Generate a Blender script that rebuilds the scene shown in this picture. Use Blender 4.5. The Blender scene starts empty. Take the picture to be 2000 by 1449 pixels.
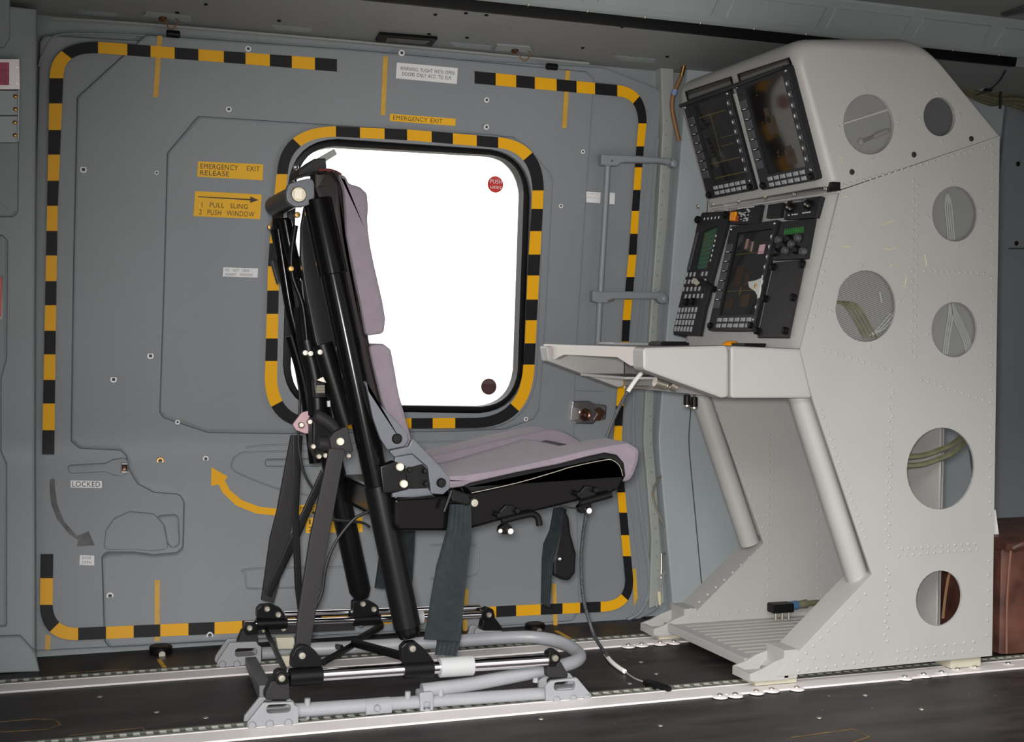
import bpy, bmesh, math, random
from mathutils import Vector, Matrix
random.seed(4)
SC = bpy.context.scene
COL = SC.collection
# ---------------------------------------------------------------- camera, sky, lights, exposure
F, YAW, PIT, ROL = 2593.4, 0.35353, -0.02624, -0.01374
CAM = Vector((0.0, -3.3, 0.80))
_fw = Vector((math.sin(YAW)*math.cos(PIT), math.cos(YAW)*math.cos(PIT), math.sin(PIT)))
_r = Vector((math.cos(YAW), -math.sin(YAW), 0)); _d = _fw.cross(_r)
_c, _s = math.cos(ROL), math.sin(ROL)
AX_R = _c*_r + _s*_d; AX_D = -_s*_r + _c*_d; AX_F = _fw
cd = bpy.data.cameras.new('camera'); cam = bpy.data.objects.new('camera', cd); COL.objects.link(cam)
cd.sensor_width = 36; cd.lens = F/2000*36; cd.clip_start = 0.05; cd.clip_end = 500
m = Matrix((AX_R, -AX_D, -AX_F)).transposed().to_4x4(); m.translation = CAM
cam.matrix_world = m
SC.camera = cam
w = bpy.data.worlds.new('sky'); SC.world = w; w.use_nodes = True
wn = w.node_tree; bg = wn.nodes['Background']; bg.inputs[1].default_value = 2.3
_tc = wn.nodes.new('ShaderNodeTexCoord'); _sx = wn.nodes.new('ShaderNodeSeparateXYZ'); _mr = wn.nodes.new('ShaderNodeMapRange')
_mr.clamp = False; _mr.inputs['From Min'].default_value = 0; _mr.inputs['From Max'].default_value = 1; _mr.inputs['To Min'].default_value = .88; _mr.inputs['To Max'].default_value = 1.15
_mx = wn.nodes.new('ShaderNodeMixRGB'); _mx.inputs[1].default_value = (0, 0, 0, 1); _mx.inputs[2].default_value = (1.0, .985, .97, 1)   # even overcast sky, brighter overhead
_ad = wn.nodes.new('ShaderNodeMath'); _ad.operation = 'MULTIPLY_ADD'; _ad.inputs[1].default_value = 1.9      # hazy sky, brightest over the window side
wn.links.new(_tc.outputs['Generated'], _sx.inputs[0]); wn.links.new(_sx.outputs['Y'], _ad.inputs[0]); wn.links.new(_sx.outputs['Z'], _ad.inputs[2]); wn.links.new(_ad.outputs[0], _mr.inputs['Value']); wn.links.new(_mr.outputs['Result'], _mx.inputs[0]); wn.links.new(_mx.outputs[0], bg.inputs[0])
sv = SC.view_settings; sv.view_transform = 'Standard'; sv.look = 'None'; sv.gamma = 1; sv.use_curve_mapping = False
sv.exposure = 0.0
ld = bpy.data.lights.new('camera_flash', 'SPOT'); ld.spot_size = math.radians(62); ld.spot_blend = 1.0; ld.shadow_soft_size = .05; ld.energy = 290
ld.color = (1, 0.97, 0.94)
lo = bpy.data.objects.new('camera_flash', ld); COL.objects.link(lo)
lm = Matrix((AX_R, -AX_D, -AX_F)).transposed().to_4x4(); lm.translation = CAM - 0.02*AX_R - 0.035*AX_D
lo.matrix_world = lm @ Matrix.Rotation(math.radians(-4), 4, 'Y') @ Matrix.Rotation(math.radians(-7), 4, 'X')
sl = bpy.data.lights.new('hazy_sun', 'SUN'); sl.energy = 3.6; sl.angle = math.radians(40); sl.color = (1, .975, .94); so = bpy.data.objects.new('hazy_sun', sl); COL.objects.link(so)
so.rotation_euler = Vector((.50, .62, -.58)).to_track_quat('-Z', 'Y').to_euler()

# ---------------------------------------------------------------- projecting measured points onto real planes
def ray(x, y): return AX_R*((x-1000)/F) + AX_D*((y-724.5)/F) + AX_F
def U(x, y, ax, v):
    d = ray(x, y); return CAM + d*((v-CAM[ax])/d[ax])
def UP(x, y, a, b):                       # onto the plane X = a + b z
    d = ray(x, y); return CAM + d*((a+b*CAM.z-CAM.x)/(d.x-b*d.z))
def yw(z):                                # bulged profile of the cabin side wall
    p1 = .224-.1355*(z-.5); p2 = .224-.237*(.5-z); k = .006; mn = min(p1, p2)
    return mn-k*math.log(math.exp(-(p1-mn)/k)+math.exp(-(p2-mn)/k))
def W(x, y, off=0.0):                     # onto the side wall: (X, z)
    Y = .15
    for _ in range(10):
        p = U(x, y, 1, Y); Y = yw(p.z)-off
    return (p.x, p.z)
def Wl(pts, off=0.0): return [W(x, y, off) for x, y in pts]
def cv(pts, x0, y0, s): return [(x0+x/s, y0+y/s) for x, y in pts]
def XZ(pts, Y): return [(lambda p: (p.x, p.z))(U(x, y, 1, Y)) for x, y in pts]

# ---------------------------------------------------------------- materials
def lin(c): return tuple((v/12.92 if v <= .04045 else ((v+.055)/1.055)**2.4) for v in c)
def mat(name, rgb, rough=.5, metal=0, bump=0, bscale=300, var=0, vscale=6, coat=0, spec=.5, rgb2=None, sheen=0):
    M = bpy.data.materials.new(name); M.use_nodes = True; nt = M.node_tree; b = nt.nodes['Principled BSDF']
    col = lin([v/255 for v in rgb])+(1,)
    b.inputs['Base Color'].default_value = col; b.inputs['Roughness'].default_value = rough
    b.inputs['Metallic'].default_value = metal; b.inputs['Specular IOR Level'].default_value = spec
    if coat: b.inputs['Coat Weight'].default_value = coat; b.inputs['Coat Roughness'].default_value = .08
    if sheen: b.inputs['Sheen Weight'].default_value = sheen
    tc = nt.nodes.new('ShaderNodeTexCoord')
    if var or rgb2:
        n = nt.nodes.new('ShaderNodeTexNoise'); n.inputs['Scale'].default_value = vscale; n.inputs['Detail'].default_value = 6
        nt.links.new(tc.outputs['Object'], n.inputs['Vector'])
        r = nt.nodes.new('ShaderNodeValToRGB'); r.color_ramp.elements[0].position = .35; r.color_ramp.elements[1].position = .68
        c2 = lin([v/255 for v in rgb2])+(1,) if rgb2 else tuple(v*(1-var) for v in col[:3])+(1,)
        r.color_ramp.elements[0].color = c2; r.color_ramp.elements[1].color = col
        nt.links.new(n.outputs['Fac'], r.inputs['Fac']); nt.links.new(r.outputs['Color'], b.inputs['Base Color'])
    if bump:
        n2 = nt.nodes.new('ShaderNodeTexNoise'); n2.inputs['Scale'].default_value = bscale; n2.inputs['Detail'].default_value = 3
        bp = nt.nodes.new('ShaderNodeBump'); bp.inputs['Strength'].default_value = bump; bp.inputs['Distance'].default_value = .002
        nt.links.new(tc.outputs['Object'], n2.inputs['Vector']); nt.links.new(n2.outputs['Fac'], bp.inputs['Height'])
        nt.links.new(bp.outputs['Normal'], b.inputs['Normal'])
    return M
WALL = mat('wall_paint', (126, 131, 136), .5, bump=.25, bscale=420, var=.06, vscale=3)
WALL2 = mat('frame_paint', (128, 135, 139), .5, bump=.15, bscale=300, var=.06, vscale=4)
LINER = mat('liner_paint', (160, 168, 172), .55, bump=.1, var=.05)
CEIL = mat('ceiling_paint', (142, 144, 144), .55, bump=.15, bscale=300, var=.06, vscale=3)
CEIL2 = mat('overhead_panel_paint', (156, 164, 165), .55, bump=.1, var=.06)
BLK = mat('black_tape', (24, 23, 25), .55, spec=.2)
RING_GLINT = mat('ring_glint_white', (236, 236, 238), .35, 0)  # flash glint of the fastener rings painted in as plain white
SLEEVE = mat('white_sleeve', (232, 232, 228), .45)
YEL = mat('yellow_tape', (228, 166, 4), .5, spec=.25)
YEL2 = mat('yellow_paint', (205, 158, 44), .55, var=.15, vscale=60)
LBLY = mat('yellow_placard', (232, 176, 34), .5, spec=.25)
LBLW = mat('white_placard', (218, 218, 220), .45)
INK = mat('black_print', (48, 44, 38), .6)
INKG = mat('grey_print', (92, 92, 94), .6)
FADE = mat('worn_black_paint', (40, 39, 42), .5, rgb2=(82, 82, 84), vscale=25)
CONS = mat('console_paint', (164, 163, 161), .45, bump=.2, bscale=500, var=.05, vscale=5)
CONS_LIT = mat('console_paint_lit', (214, 206, 200), .4)  # lighter copy of the console paint: light on the desk lip put into the colour
SEATG = mat('seat_base_paint', (142, 144, 148), .4, bump=.1, var=.06, vscale=20)
GLOSS = mat('gloss_black', (12, 11, 12), .18, spec=.14)
SATIN = mat('satin_black', (16, 16, 17), .34, spec=.2)
FLAT = mat('flat_dark_grey', (42, 41, 42), .5, spec=.2)
BRN = mat('brown_black_shell', (32, 26, 26), .4, spec=.2)
BRKT = mat('grey_bracket', (92, 96, 103), .42, var=.08, vscale=30)
CHROME = mat('chrome', (235, 232, 236), .12, 1)
STEEL = mat('steel', (190, 184, 172), .4, .9)
BRASS = mat('brass', (190, 150, 90), .3, 1)
NYLON = mat('white_nylon', (172, 175, 176), .4)
FAB = mat('lilac_grey_fabric', (130, 120, 130), .95, bump=.35, bscale=900, var=.08, vscale=40, spec=.1, sheen=.15)
WEB = mat('dark_webbing', (40, 47, 50), .8, bump=.4, bscale=350, var=.25, vscale=70, spec=.2)
RUB = mat('black_rubber', (15, 14, 15), .45, spec=.2)
SCR = mat('display_glass', (16, 13, 12), .08, spec=.4)
SCRG = mat('green_display', (38, 66, 58), .15)
SCRL = mat('lit_green_segments', (30, 120, 40), .3)
MAPB = mat('screen_image_brown', (54, 36, 20), .3, spec=.2)
MAPY = mat('screen_image_yellow', (104, 92, 36), .3, spec=.2)
BEZ = mat('bezel_black', (30, 31, 34), .42, spec=.25)
KEY = mat('key_grey', (150, 152, 156), .5)
KEYD = mat('key_dark', (62, 62, 68), .5)
WHT = mat('white_print', (225, 225, 225), .5)
ORG = mat('orange_plastic', (240, 150, 10), .3, coat=.3)
FLRM = mat('faded_floor_yellow', (120, 92, 40), .6, rgb2=(70, 56, 34), vscale=30)
RED = mat('red_plastic', (205, 24, 26), .4)
REDS = mat('red_sticker', (196, 40, 40), .5)
MAR = mat('maroon_sticker', (62, 22, 26), .5)
PINK = mat('pink_label', (176, 70, 98), .5, rgb2=(150, 52, 80), vscale=90)
PINKP = mat('pink_plate', (196, 160, 168), .4)
RAILW = mat('rail_white', (220, 214, 214), .4, var=.06, vscale=12)
TRACK = mat('track_alloy', (176, 177, 168), .4, .3)
TRACKD = mat('track_channel', (84, 86, 78), .5)
TAN = mat('cream_block', (178, 174, 156), .5)
HOSE = mat('brown_hose', (128, 92, 58), .5)
BLUEB = mat('blue_band', (120, 140, 180), .5)
OLIVE = mat('olive_cable', (104, 104, 80), .6, var=.3, vscale=50)
CABG = mat('silver_cable', (170, 172, 172), .35, .4)
CORD = mat('black_cord', (26, 26, 28), .5)
BRAID = mat('braided_cord', (30, 30, 33), .5, rgb2=(84, 86, 90), vscale=260)
LEATH = mat('brown_leather', (96, 62, 52), .5, bump=.3, bscale=120, spec=.3, rgb2=(68, 43, 37), vscale=18)
MESHG = mat('grey_gauze', (118, 119, 119), .7)
DARK = mat('dark_interior', (70, 72, 74), .7)
WOODR = mat('reddish_bronze', (96, 70, 58), .3, .8)
SHADE = mat('lamp_lens', (70, 66, 64), .3)
# dark worn floor with scuffs
def floor_mat():
    M = mat('floor_composite', (40, 37, 39), .5, spec=.3); nt = M.node_tree; b = nt.nodes['Principled BSDF']
    tc = nt.nodes.new('ShaderNodeTexCoord'); mp = nt.nodes.new('ShaderNodeMapping'); mp.inputs['Scale'].default_value = (1.4, 5, 1); mp.inputs['Rotation'].default_value = (0, 0, .5)
    n = nt.nodes.new('ShaderNodeTexNoise'); n.inputs['Scale'].default_value = 2.2; n.inputs['Detail'].default_value = 8; n.inputs['Roughness'].default_value = .62
    r = nt.nodes.new('ShaderNodeValToRGB'); e = r.color_ramp.elements
    e[0].position = .36; e[0].color = lin((.11, .098, .10))+(1,); e[1].position = .72; e[1].color = lin((.25, .23, .226))+(1,)
    n2 = nt.nodes.new('ShaderNodeTexNoise'); n2.inputs['Scale'].default_value = 60; n2.inputs['Detail'].default_value = 2
    r2 = nt.nodes.new('ShaderNodeValToRGB'); r2.color_ramp.elements[0].position = .74; r2.color_ramp.elements[0].color = (0, 0, 0, 1); r2.color_ramp.elements[1].position = .78; r2.color_ramp.elements[1].color = (.3, .3, .28, 1)
    mx = nt.nodes.new('ShaderNodeMixRGB'); mx.blend_type = 'ADD'; mx.inputs[0].default_value = .6
    L = nt.links.new
    L(tc.outputs['Object'], mp.inputs['Vector']); L(mp.outputs['Vector'], n.inputs['Vector']); L(tc.outputs['Object'], n2.inputs['Vector'])
    L(n.outputs['Fac'], r.inputs['Fac']); L(n2.outputs['Fac'], r2.inputs['Fac']); L(r.outputs['Color'], mx.inputs[1]); L(r2.outputs['Color'], mx.inputs[2]); L(mx.outputs[0], b.inputs['Base Color'])
    rr = nt.nodes.new('ShaderNodeMapRange'); rr.inputs['To Min'].default_value = .38; rr.inputs['To Max'].default_value = .6
    L(n.outputs['Fac'], rr.inputs['Value']); L(rr.outputs['Result'], b.inputs['Roughness'])
    return M
FLOOR = floor_mat()
def gauze_mat():
    M = mat('perforated_gauze', (126, 127, 127), .6); nt = M.node_tree; b = nt.nodes['Principled BSDF']
    tc = nt.nodes.new('ShaderNodeTexCoord'); mp = nt.nodes.new('ShaderNodeMapping'); mp.inputs['Rotation'].default_value = (0, .35, 0); mp.inputs['Scale'].default_value = (1, 1, 1)
    wv = nt.nodes.new('ShaderNodeTexWave'); wv.bands_direction = 'Z'; wv.inputs['Scale'].default_value = 70
    r = nt.nodes.new('ShaderNodeValToRGB'); r.color_ramp.elements[0].color = lin((.34, .345, .345))+(1,); r.color_ramp.elements[1].color = lin((.53, .53, .53))+(1,)
    L = nt.links.new; L(tc.outputs['Object'], mp.inputs[0]); L(mp.outputs[0], wv.inputs[0]); L(wv.outputs['Fac'], r.inputs[0]); L(r.outputs[0], b.inputs['Base Color'])
    return M
GAUZE = gauze_mat()
def glass_mat():
    M = bpy.data.materials.new('window_glazing'); M.use_nodes = True; nt = M.node_tree; nt.nodes.clear()
    o = nt.nodes.new('ShaderNodeOutputMaterial'); t = nt.nodes.new('ShaderNodeBsdfTransparent'); g = nt.nodes.new('ShaderNodeBsdfGlossy'); g.inputs['Roughness'].default_value = .02
    x = nt.nodes.new('ShaderNodeMixShader'); x.inputs[0].default_value = .025
    nt.links.new(t.outputs[0], x.inputs[1]); nt.links.new(g.outputs[0], x.inputs[2]); nt.links.new(x.outputs[0], o.inputs[0])
    return M
GLASS = glass_mat()
def shield_mat():
    M = bpy.data.materials.new('smoked_glare_shield'); M.use_nodes = True; nt = M.node_tree; nt.nodes.clear()
    o = nt.nodes.new('ShaderNodeOutputMaterial'); t = nt.nodes.new('ShaderNodeBsdfTransparent'); t.inputs[0].default_value = (.8, .8, .8, 1); g = nt.nodes.new('ShaderNodeBsdfPrincipled'); g.inputs['Base Color'].default_value = (.03, .03, .035, 1); g.inputs['Roughness'].default_value = .25
    x = nt.nodes.new('ShaderNodeMixShader'); x.inputs[0].default_value = .25
    nt.links.new(t.outputs[0], x.inputs[1]); nt.links.new(g.outputs[0], x.inputs[2]); nt.links.new(x.outputs[0], o.inputs[0])
    return M

# ---------------------------------------------------------------- mesh helpers
def fillet(pts, r, n=5):
    """round the corners of a polygon; r a number or list"""
    out = []; N = len(pts)
    for i in range(N):
        p0, p, p1 = Vector(pts[i-1]), Vector(pts[i]), Vector(pts[(i+1) % N])
        rr = r[i] if isinstance(r, (list, tuple)) else r
        a = (p0-p); b = (p1-p); la, lb = a.length, b.length
        if rr <= 1e-6 or la < 1e-7 or lb < 1e-7: out.append(tuple(p)); continue
        a /= la; b /= lb
        cosv = max(-1, min(1, a.dot(b))); ang = math.acos(cosv)
        if ang > 3.05: out.append(tuple(p)); continue
        t = min(rr/math.tan(ang/2), .48*la, .48*lb)
        for k in range(n+1):
            u = k/n; q0 = p+a*t; q1 = p+b*t
            out.append(tuple((1-u)**2*q0+2*u*(1-u)*p*0.85+2*u*(1-u)*0.15*(q0+q1)/2+u*u*q1))
    return out
def inset(pts, d):
    N = len(pts); A = sum(pts[i-1][0]*pts[i][1]-pts[i][0]*pts[i-1][1] for i in range(N)); sg = 1 if A > 0 else -1
    out = []
    for i in range(N):
        p0, p, p1 = Vector(pts[i-1]), Vector(pts[i]), Vector(pts[(i+1) % N])
        e0 = p-p0; e1 = p1-p
        if e0.length < 1e-9: e0 = e1
        if e1.length < 1e-9: e1 = e0
        e0 = e0.normalized(); e1 = e1.normalized()
        n0 = Vector((-e0.y, e0.x))*sg; n1 = Vector((-e1.y, e1.x))*sg
        nn = n0+n1
        if nn.length < 1e-6: nn = n0
        nn.normalize(); c = max(.5, nn.dot(n0))
        out.append(tuple(p+nn*(d/c)))
    return out
def circ(c, r, n=32, sy=1): return [(c[0]+r*math.cos(2*math.pi*i/n), c[1]+r*sy*math.sin(2*math.pi*i/n)) for i in range(n)]

class G:
    def __init__(s): s.bm = bmesh.new()
    def merge(s, bm):
        me = bpy.data.meshes.new('t'); bm.to_mesh(me); s.bm.from_mesh(me); bpy.data.meshes.remove(me); bm.free(); return s
    def rings(s, poly, rings, fn, holes=(), cap0=True, cap1=True, cuts=()):
        """stack of inset copies of a 2-D polygon, fn(a,b,depth)->xyz; holes pass straight through"""
        bm = bmesh.new(); loops = []
        allr = []
        for ins, dp in rings:
            P = inset(poly, ins) if ins else poly
            allr.append([bm.verts.new((a, dp, b)) for a, b in P])
        N = len(poly)
        for r0, r1 in zip(allr, allr[1:]):
            for i in range(N):
                j = (i+1) % N; bm.faces.new((r0[i], r0[j], r1[j], r1[i]))
        hl = []
        for h in holes:
            hr = [[bm.verts.new((a, dp, b)) for a, b in h] for dp in (rings[0][1], rings[-1][1])]
            for i in range(len(h)):
                j = (i+1) % len(h); bm.faces.new((hr[0][i], hr[0][j], hr[1][j], hr[1][i]))
            hl.append(hr)
        for ci, on in ((0, cap0), (1, cap1)):
            if not on: continue
            R = allr[0] if ci == 0 else allr[-1]
            if not holes:
                try: bm.faces.new(R)
                except ValueError: pass
            else:
                es = []
                for lp in [R]+[h[ci] for h in hl]:
                    for i in range(len(lp)):
                        e = bm.edges.get((lp[i], lp[(i+1) % len(lp)])) or bm.edges.new((lp[i], lp[(i+1) % len(lp)])); es.append(e)
                bmesh.ops.triangle_fill(bm, edges=es, use_beauty=True)
        for z in cuts:
            bmesh.ops.bisect_plane(bm, geom=bm.verts[:]+bm.edges[:]+bm.faces[:], plane_co=(0, 0, z), plane_no=(0, 0, 1))
        bm.normal_update(); big = [f for f in bm.faces if len(f.verts) > 4]
        if big: bmesh.ops.triangulate(bm, faces=big, ngon_method='EAR_CLIP')
        for v in bm.verts: v.co = fn(v.co.x, v.co.z, v.co.y)
        return s.merge(bm)
    def prism(s, poly, Y, t, b=0, holes=(), bk=None):
        """XZ polygon, near face at Y, thickness t away from the viewer, near edge bevel b"""
        bk = b if bk is None else bk; rg = []
        if b: rg += [(b, Y), (b*.3, Y+b*.3), (0, Y+b)]
        else: rg += [(0, Y)]
        if bk: rg += [(0, Y+t-bk), (bk*.3, Y+t-bk*.3), (bk, Y+t)]
        else: rg += [(0, Y+t)]
        return s.rings(poly, rg, lambda a, c, d: Vector((a, d, c)), holes)
    def pp(s, px, Y, t, b=0, r=0, holes=(), n=4):
        P = XZ(px, Y)
        if r: P = fillet(P, r, n)
        return s.prism(P, Y, t, b, holes)
    def box(s, x0, x1, y0, y1, z0, z1, b=0, M=None):
        bm = bmesh.new(); bmesh.ops.create_cube(bm, size=1)
        for v in bm.verts: v.co = Vector(((x0+x1)/2+v.co.x*(x1-x0), (y0+y1)/2+v.co.y*(y1-y0), (z0+z1)/2+v.co.z*(z1-z0)))
        if b: bmesh.ops.bevel(bm, geom=bm.edges[:], offset=b, segments=2, affect='EDGES', profile=.6)
        if M is not None:
            for v in bm.verts: v.co = M @ v.co
        return s.merge(bm)
    def cyl(s, p0, p1, r, r1=None, n=20, b=0):
        p0, p1 = Vector(p0), Vector(p1); r1 = r if r1 is None else r1
        if b: L = (p1-p0).length; d = (p1-p0)/L; return s.lathe(p0, d, [(0, 0), (r-b, 0), (r, b), (r1, L-b), (r1-b, L), (0, L)], n)
        d = (p1-p0); L = d.length; return s.lathe(p0, d/L, [(0, 0), (r, 0), (r1, L), (0, L)], n)
    def lathe(s, p, d, prof, n=20):
        p = Vector(p); d = Vector(d).normalized(); q = d.to_track_quat('Z', 'Y').to_matrix()
        bm = bmesh.new(); R = []
        for r, h in prof:
            if r < 1e-7: R.append([bm.verts.new(p+q @ Vector((0, 0, h)))])
            else: R.append([bm.verts.new(p+q @ Vector((r*math.cos(2*math.pi*i/n), r*math.sin(2*math.pi*i/n), h))) for i in range(n)])
        for a, b2 in zip(R, R[1:]):
            for i in range(n):
                j = (i+1) % n
                if len(a) == 1 and len(b2) > 1: bm.faces.new((a[0], b2[j], b2[i]))
                elif len(b2) == 1 and len(a) > 1: bm.faces.new((a[i], a[j], b2[0]))
                elif len(a) > 1: bm.faces.new((a[i], a[j], b2[j], b2[i]))
        return s.merge(bm)
    def tube(s, path, r, n=10, smooth=0, flat=None):
        P = [Vector(p) for p in path]
        if smooth:
            Q = []
            for i in range(len(P)-1):
                a, b, c, d = P[max(i-1, 0)], P[i], P[i+1], P[min(i+2, len(P)-1)]
                for k in range(smooth):
                    u = k/smooth; Q.append(.5*((2*b)+(c-a)*u+(2*a-5*b+4*c-d)*u*u+(3*b-a-3*c+d)*u**3))
            Q.append(P[-1]); P = Q
        bm = bmesh.new(); R = []; up = None
        for i, p in enumerate(P):
            t = (P[min(i+1, len(P)-1)]-P[max(i-1, 0)]).normalized()
            if up is None: up = Vector((0, 0, 1)) if abs(t.z) < .9 else Vector((1, 0, 0))
            x = (up-t*up.dot(t)).normalized(); y = t.cross(x); up = x
            R.append([bm.verts.new(p+x*(r*math.cos(2*math.pi*k/n))+y*((flat or r)*math.sin(2*math.pi*k/n))) for k in range(n)])
        for a, b in zip(R, R[1:]):
            for k in range(n): bm.faces.new((a[k], a[(k+1) % n], b[(k+1) % n], b[k]))
        bm.faces.new(R[0][::-1]); bm.faces.new(R[-1])
        return s.merge(bm)
    def dome(s, p, d, r, h=None, n=10):
        h = h or r*.6
        return s.lathe(p, d, [(r, 0), (r*.9, h*.5), (r*.5, h*.9), (0, h)], n)
    def wall(s, poly, base, h, b=0, holes=(), r=0):
        if r: poly = fillet(poly, r)
        rg = [(0, base)]
        if b: rg += [(0, base+h-b), (b*.3, base+h-b*.3), (b, base+h)]
        else: rg += [(0, base+h)]
        cuts = [z for z in (.42, .45, .47, .485, .5, .515, .53, .55, .58)]
        return s.rings(poly, rg, lambda a, c, d: Vector((a, yw(c)-d, c)), holes, cuts=cuts)
    def wtube(s, px, r, off, n=6, smooth=4):
        return s.tube([(lambda q: Vector((q[0], yw(q[1])-off, q[1])))(W(x, y, off)) for x, y in px], r, n, smooth)

ORI = {}
def finish(bm, ang=38):
    bmesh.ops.remove_doubles(bm, verts=bm.verts[:], dist=1e-6)
    bmesh.ops.recalc_face_normals(bm, faces=bm.faces[:])
def setp(o, label=None, cat=None, group=None, kind=None):
    if label: o['label'] = label
    if cat: o['category'] = cat
    if group: o['group'] = group
    if kind: o['kind'] = kind
    return o
def mesh_of(g, name, material, org, smooth=True, ang=38):
    finish(g.bm)
    for v in g.bm.verts: v.co -= org
    me = bpy.data.meshes.new(name); g.bm.to_mesh(me); g.bm.free(); me.materials.append(material)
    if smooth:
        me.polygons.foreach_set('use_smooth', [True]*len(me.polygons)); me.set_sharp_from_angle(angle=math.radians(ang))
    return me
def obj(name, g, material, parent=None, label=None, cat=None, group=None, kind=None, ang=38):
    if parent is not None: org = ORI[parent.name]
    else:
        vs = g.bm.verts; xs = [v.co.x for v in vs]; ys = [v.co.y for v in vs]; zs = [v.co.z for v in vs]
        org = Vector(((min(xs)+max(xs))/2, (min(ys)+max(ys))/2, min(zs)))
    o = bpy.data.objects.new(name, mesh_of(g, name, material, org, ang=ang)); COL.objects.link(o)
    if parent is not None: o.parent = parent
    else: o.location = org
    wnm = o.modifiers.new('weighted_normals', 'WEIGHTED_NORMAL'); wnm.keep_sharp = True
    ORI[o.name] = org
    return setp(o, label, cat, group, kind)
def root(name, loc, label=None, cat=None, group=None, kind=None):
    o = bpy.data.objects.new(name, None); COL.objects.link(o); o.location = loc; o.empty_display_size = .1; ORI[o.name] = Vector(loc)
    return setp(o, label, cat, group, kind)
def dup(o, offset, parent=None, name=None):
    c = o.copy(); COL.objects.link(c); c.location = o.location+Vector(offset)
    if parent is not None: c.parent = parent
    ORI[c.name] = ORI[o.name]
    return c
def text_quads(body, align='LEFT', spacing=1.0):
    cu = bpy.data.curves.new('t', 'FONT'); cu.body = body; cu.align_x = align; cu.space_line = spacing; cu.resolution_u = 3; cu.space_word = 1.4; cu.space_character = 1.08
    ob = bpy.data.objects.new('t', cu); COL.objects.link(ob); dg = bpy.context.evaluated_depsgraph_get()
    me = bpy.data.meshes.new_from_object(ob.evaluated_get(dg)); bpy.data.objects.remove(ob); bpy.data.curves.remove(cu)
    return me
def text_geo(body, fn, box=(0, 0, 1, 1), align='LEFT', spacing=1.0):
    """lettering fitted in the unit box, fn(u,v)->xyz"""
    me = text_quads(body, align, spacing); g = G(); g.bm.from_mesh(me); bpy.data.meshes.remove(me)
    xs = [v.co.x for v in g.bm.verts]; ys = [v.co.y for v in g.bm.verts]; x0, x1, y0, y1 = min(xs), max(xs), min(ys), max(ys)
    for v in g.bm.verts:
        u = box[0]+(v.co.x-x0)/(x1-x0)*(box[2]-box[0]); t = box[1]+(v.co.y-y0)/(y1-y0)*(box[3]-box[1]); v.co = fn(u, t)
    return g
# ---------------------------------------------------------------- setting: floor, walls, ceiling, sliding door
g = G(); g.box(-2.2, 4.2, -1.80, .30, -.03, 0)
flo = obj('floor', g, FLOOR, kind='structure')
def gl(poly, z0, z1): return G().rings(poly, [(0, z0), (0, z1)], lambda a, c, d: Vector((a, c, d)))
def floor_line(px, wd=.006):
    g = G()
    P = [U(x, y, 2, 0) for x, y in px]
    for a, b in zip(P, P[1:]):
        d = (b-a).normalized(); n = Vector((-d.y, d.x, 0))*wd/2
        g.merge(gl([tuple((a+n)[:2]), tuple((b+n)[:2]), tuple((b-n)[:2]), tuple((a-n)[:2])], 0, .0008).bm.copy())
    return g
def floor_mark(px, wd=.006): return obj('floor_marking', floor_line(px, wd), FLRM if wd < .009 else YEL2, flo)
floor_mark([(128, 1452), (134, 1437), (278, 1421), (283, 1428)], .003)
floor_mark([(0, 1410), (70, 1404), (108, 1406), (118, 1415), (95, 1424), (0, 1430)], .003)
floor_mark([(128, 1315), (250, 1306), (252, 1312)], .003)
floor_mark([(310, 1288), (321, 1303)], .010)
floor_mark([(1086, 1232), (1118, 1250)], .012)
floor_mark([(1145, 1247), (1210, 1240)], .003)
floor_mark([(1545, 1440), (1665, 1424), (1698, 1439), (1660, 1452)], .003)
floor_mark([(1365, 1340), (1440, 1332)], .003)
g = G()
for px in [(1057, 1404), (1290, 1417), (1690, 1358), (1252, 1293), (1282, 1316), (1230, 1335), (195, 1361), (306, 1391), (402, 1402), (1600, 1402), (1800, 1385)]:
    p = U(*px, 2, 0); g.dome(p, (0, 0, 1), .006, .002, 10)
obj('floor_screw', g, STEEL, flo, kind='stuff')

# side wall sheet behind the door with the window opening
WIN = fillet(Wl([(573, 283), (590, 284), (1022, 296), (1028, 310), (1012, 792), (1000, 805), (566, 803), (560, 790)]), 0)
def win_poly(pts, r): return fillet(Wl(pts), r, 8)
GO = [(560, 268), (1032, 300), (1014, 807), (545, 800)]           # gasket outer
GI = [(577, 284), (1018, 309), (1002, 794), (562, 788)]           # gasket inner (glass edge)
HOLE = win_poly(GO, .125)
backp = [(-.95, .0), (2.99, 0), (2.99, 1.6), (-.95, 1.6)]
wb = obj('wall_back', G().wall(backp, -.06, .04, holes=[HOLE]), WALL2, kind='structure')
# sliding door skin
D = fillet(Wl([(78, 68), (1180, 132), (1292, 175), (1268, 640), (1255, 860), (1287, 1190), (1240, 1214), (55, 1272), (60, 700)]), .02)
door = obj('door_1', G().wall(D, -.03, .03, .004, holes=[HOLE]), WALL, kind='structure', label='grey sliding cabin door with hazard striped border and emergency window')
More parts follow.
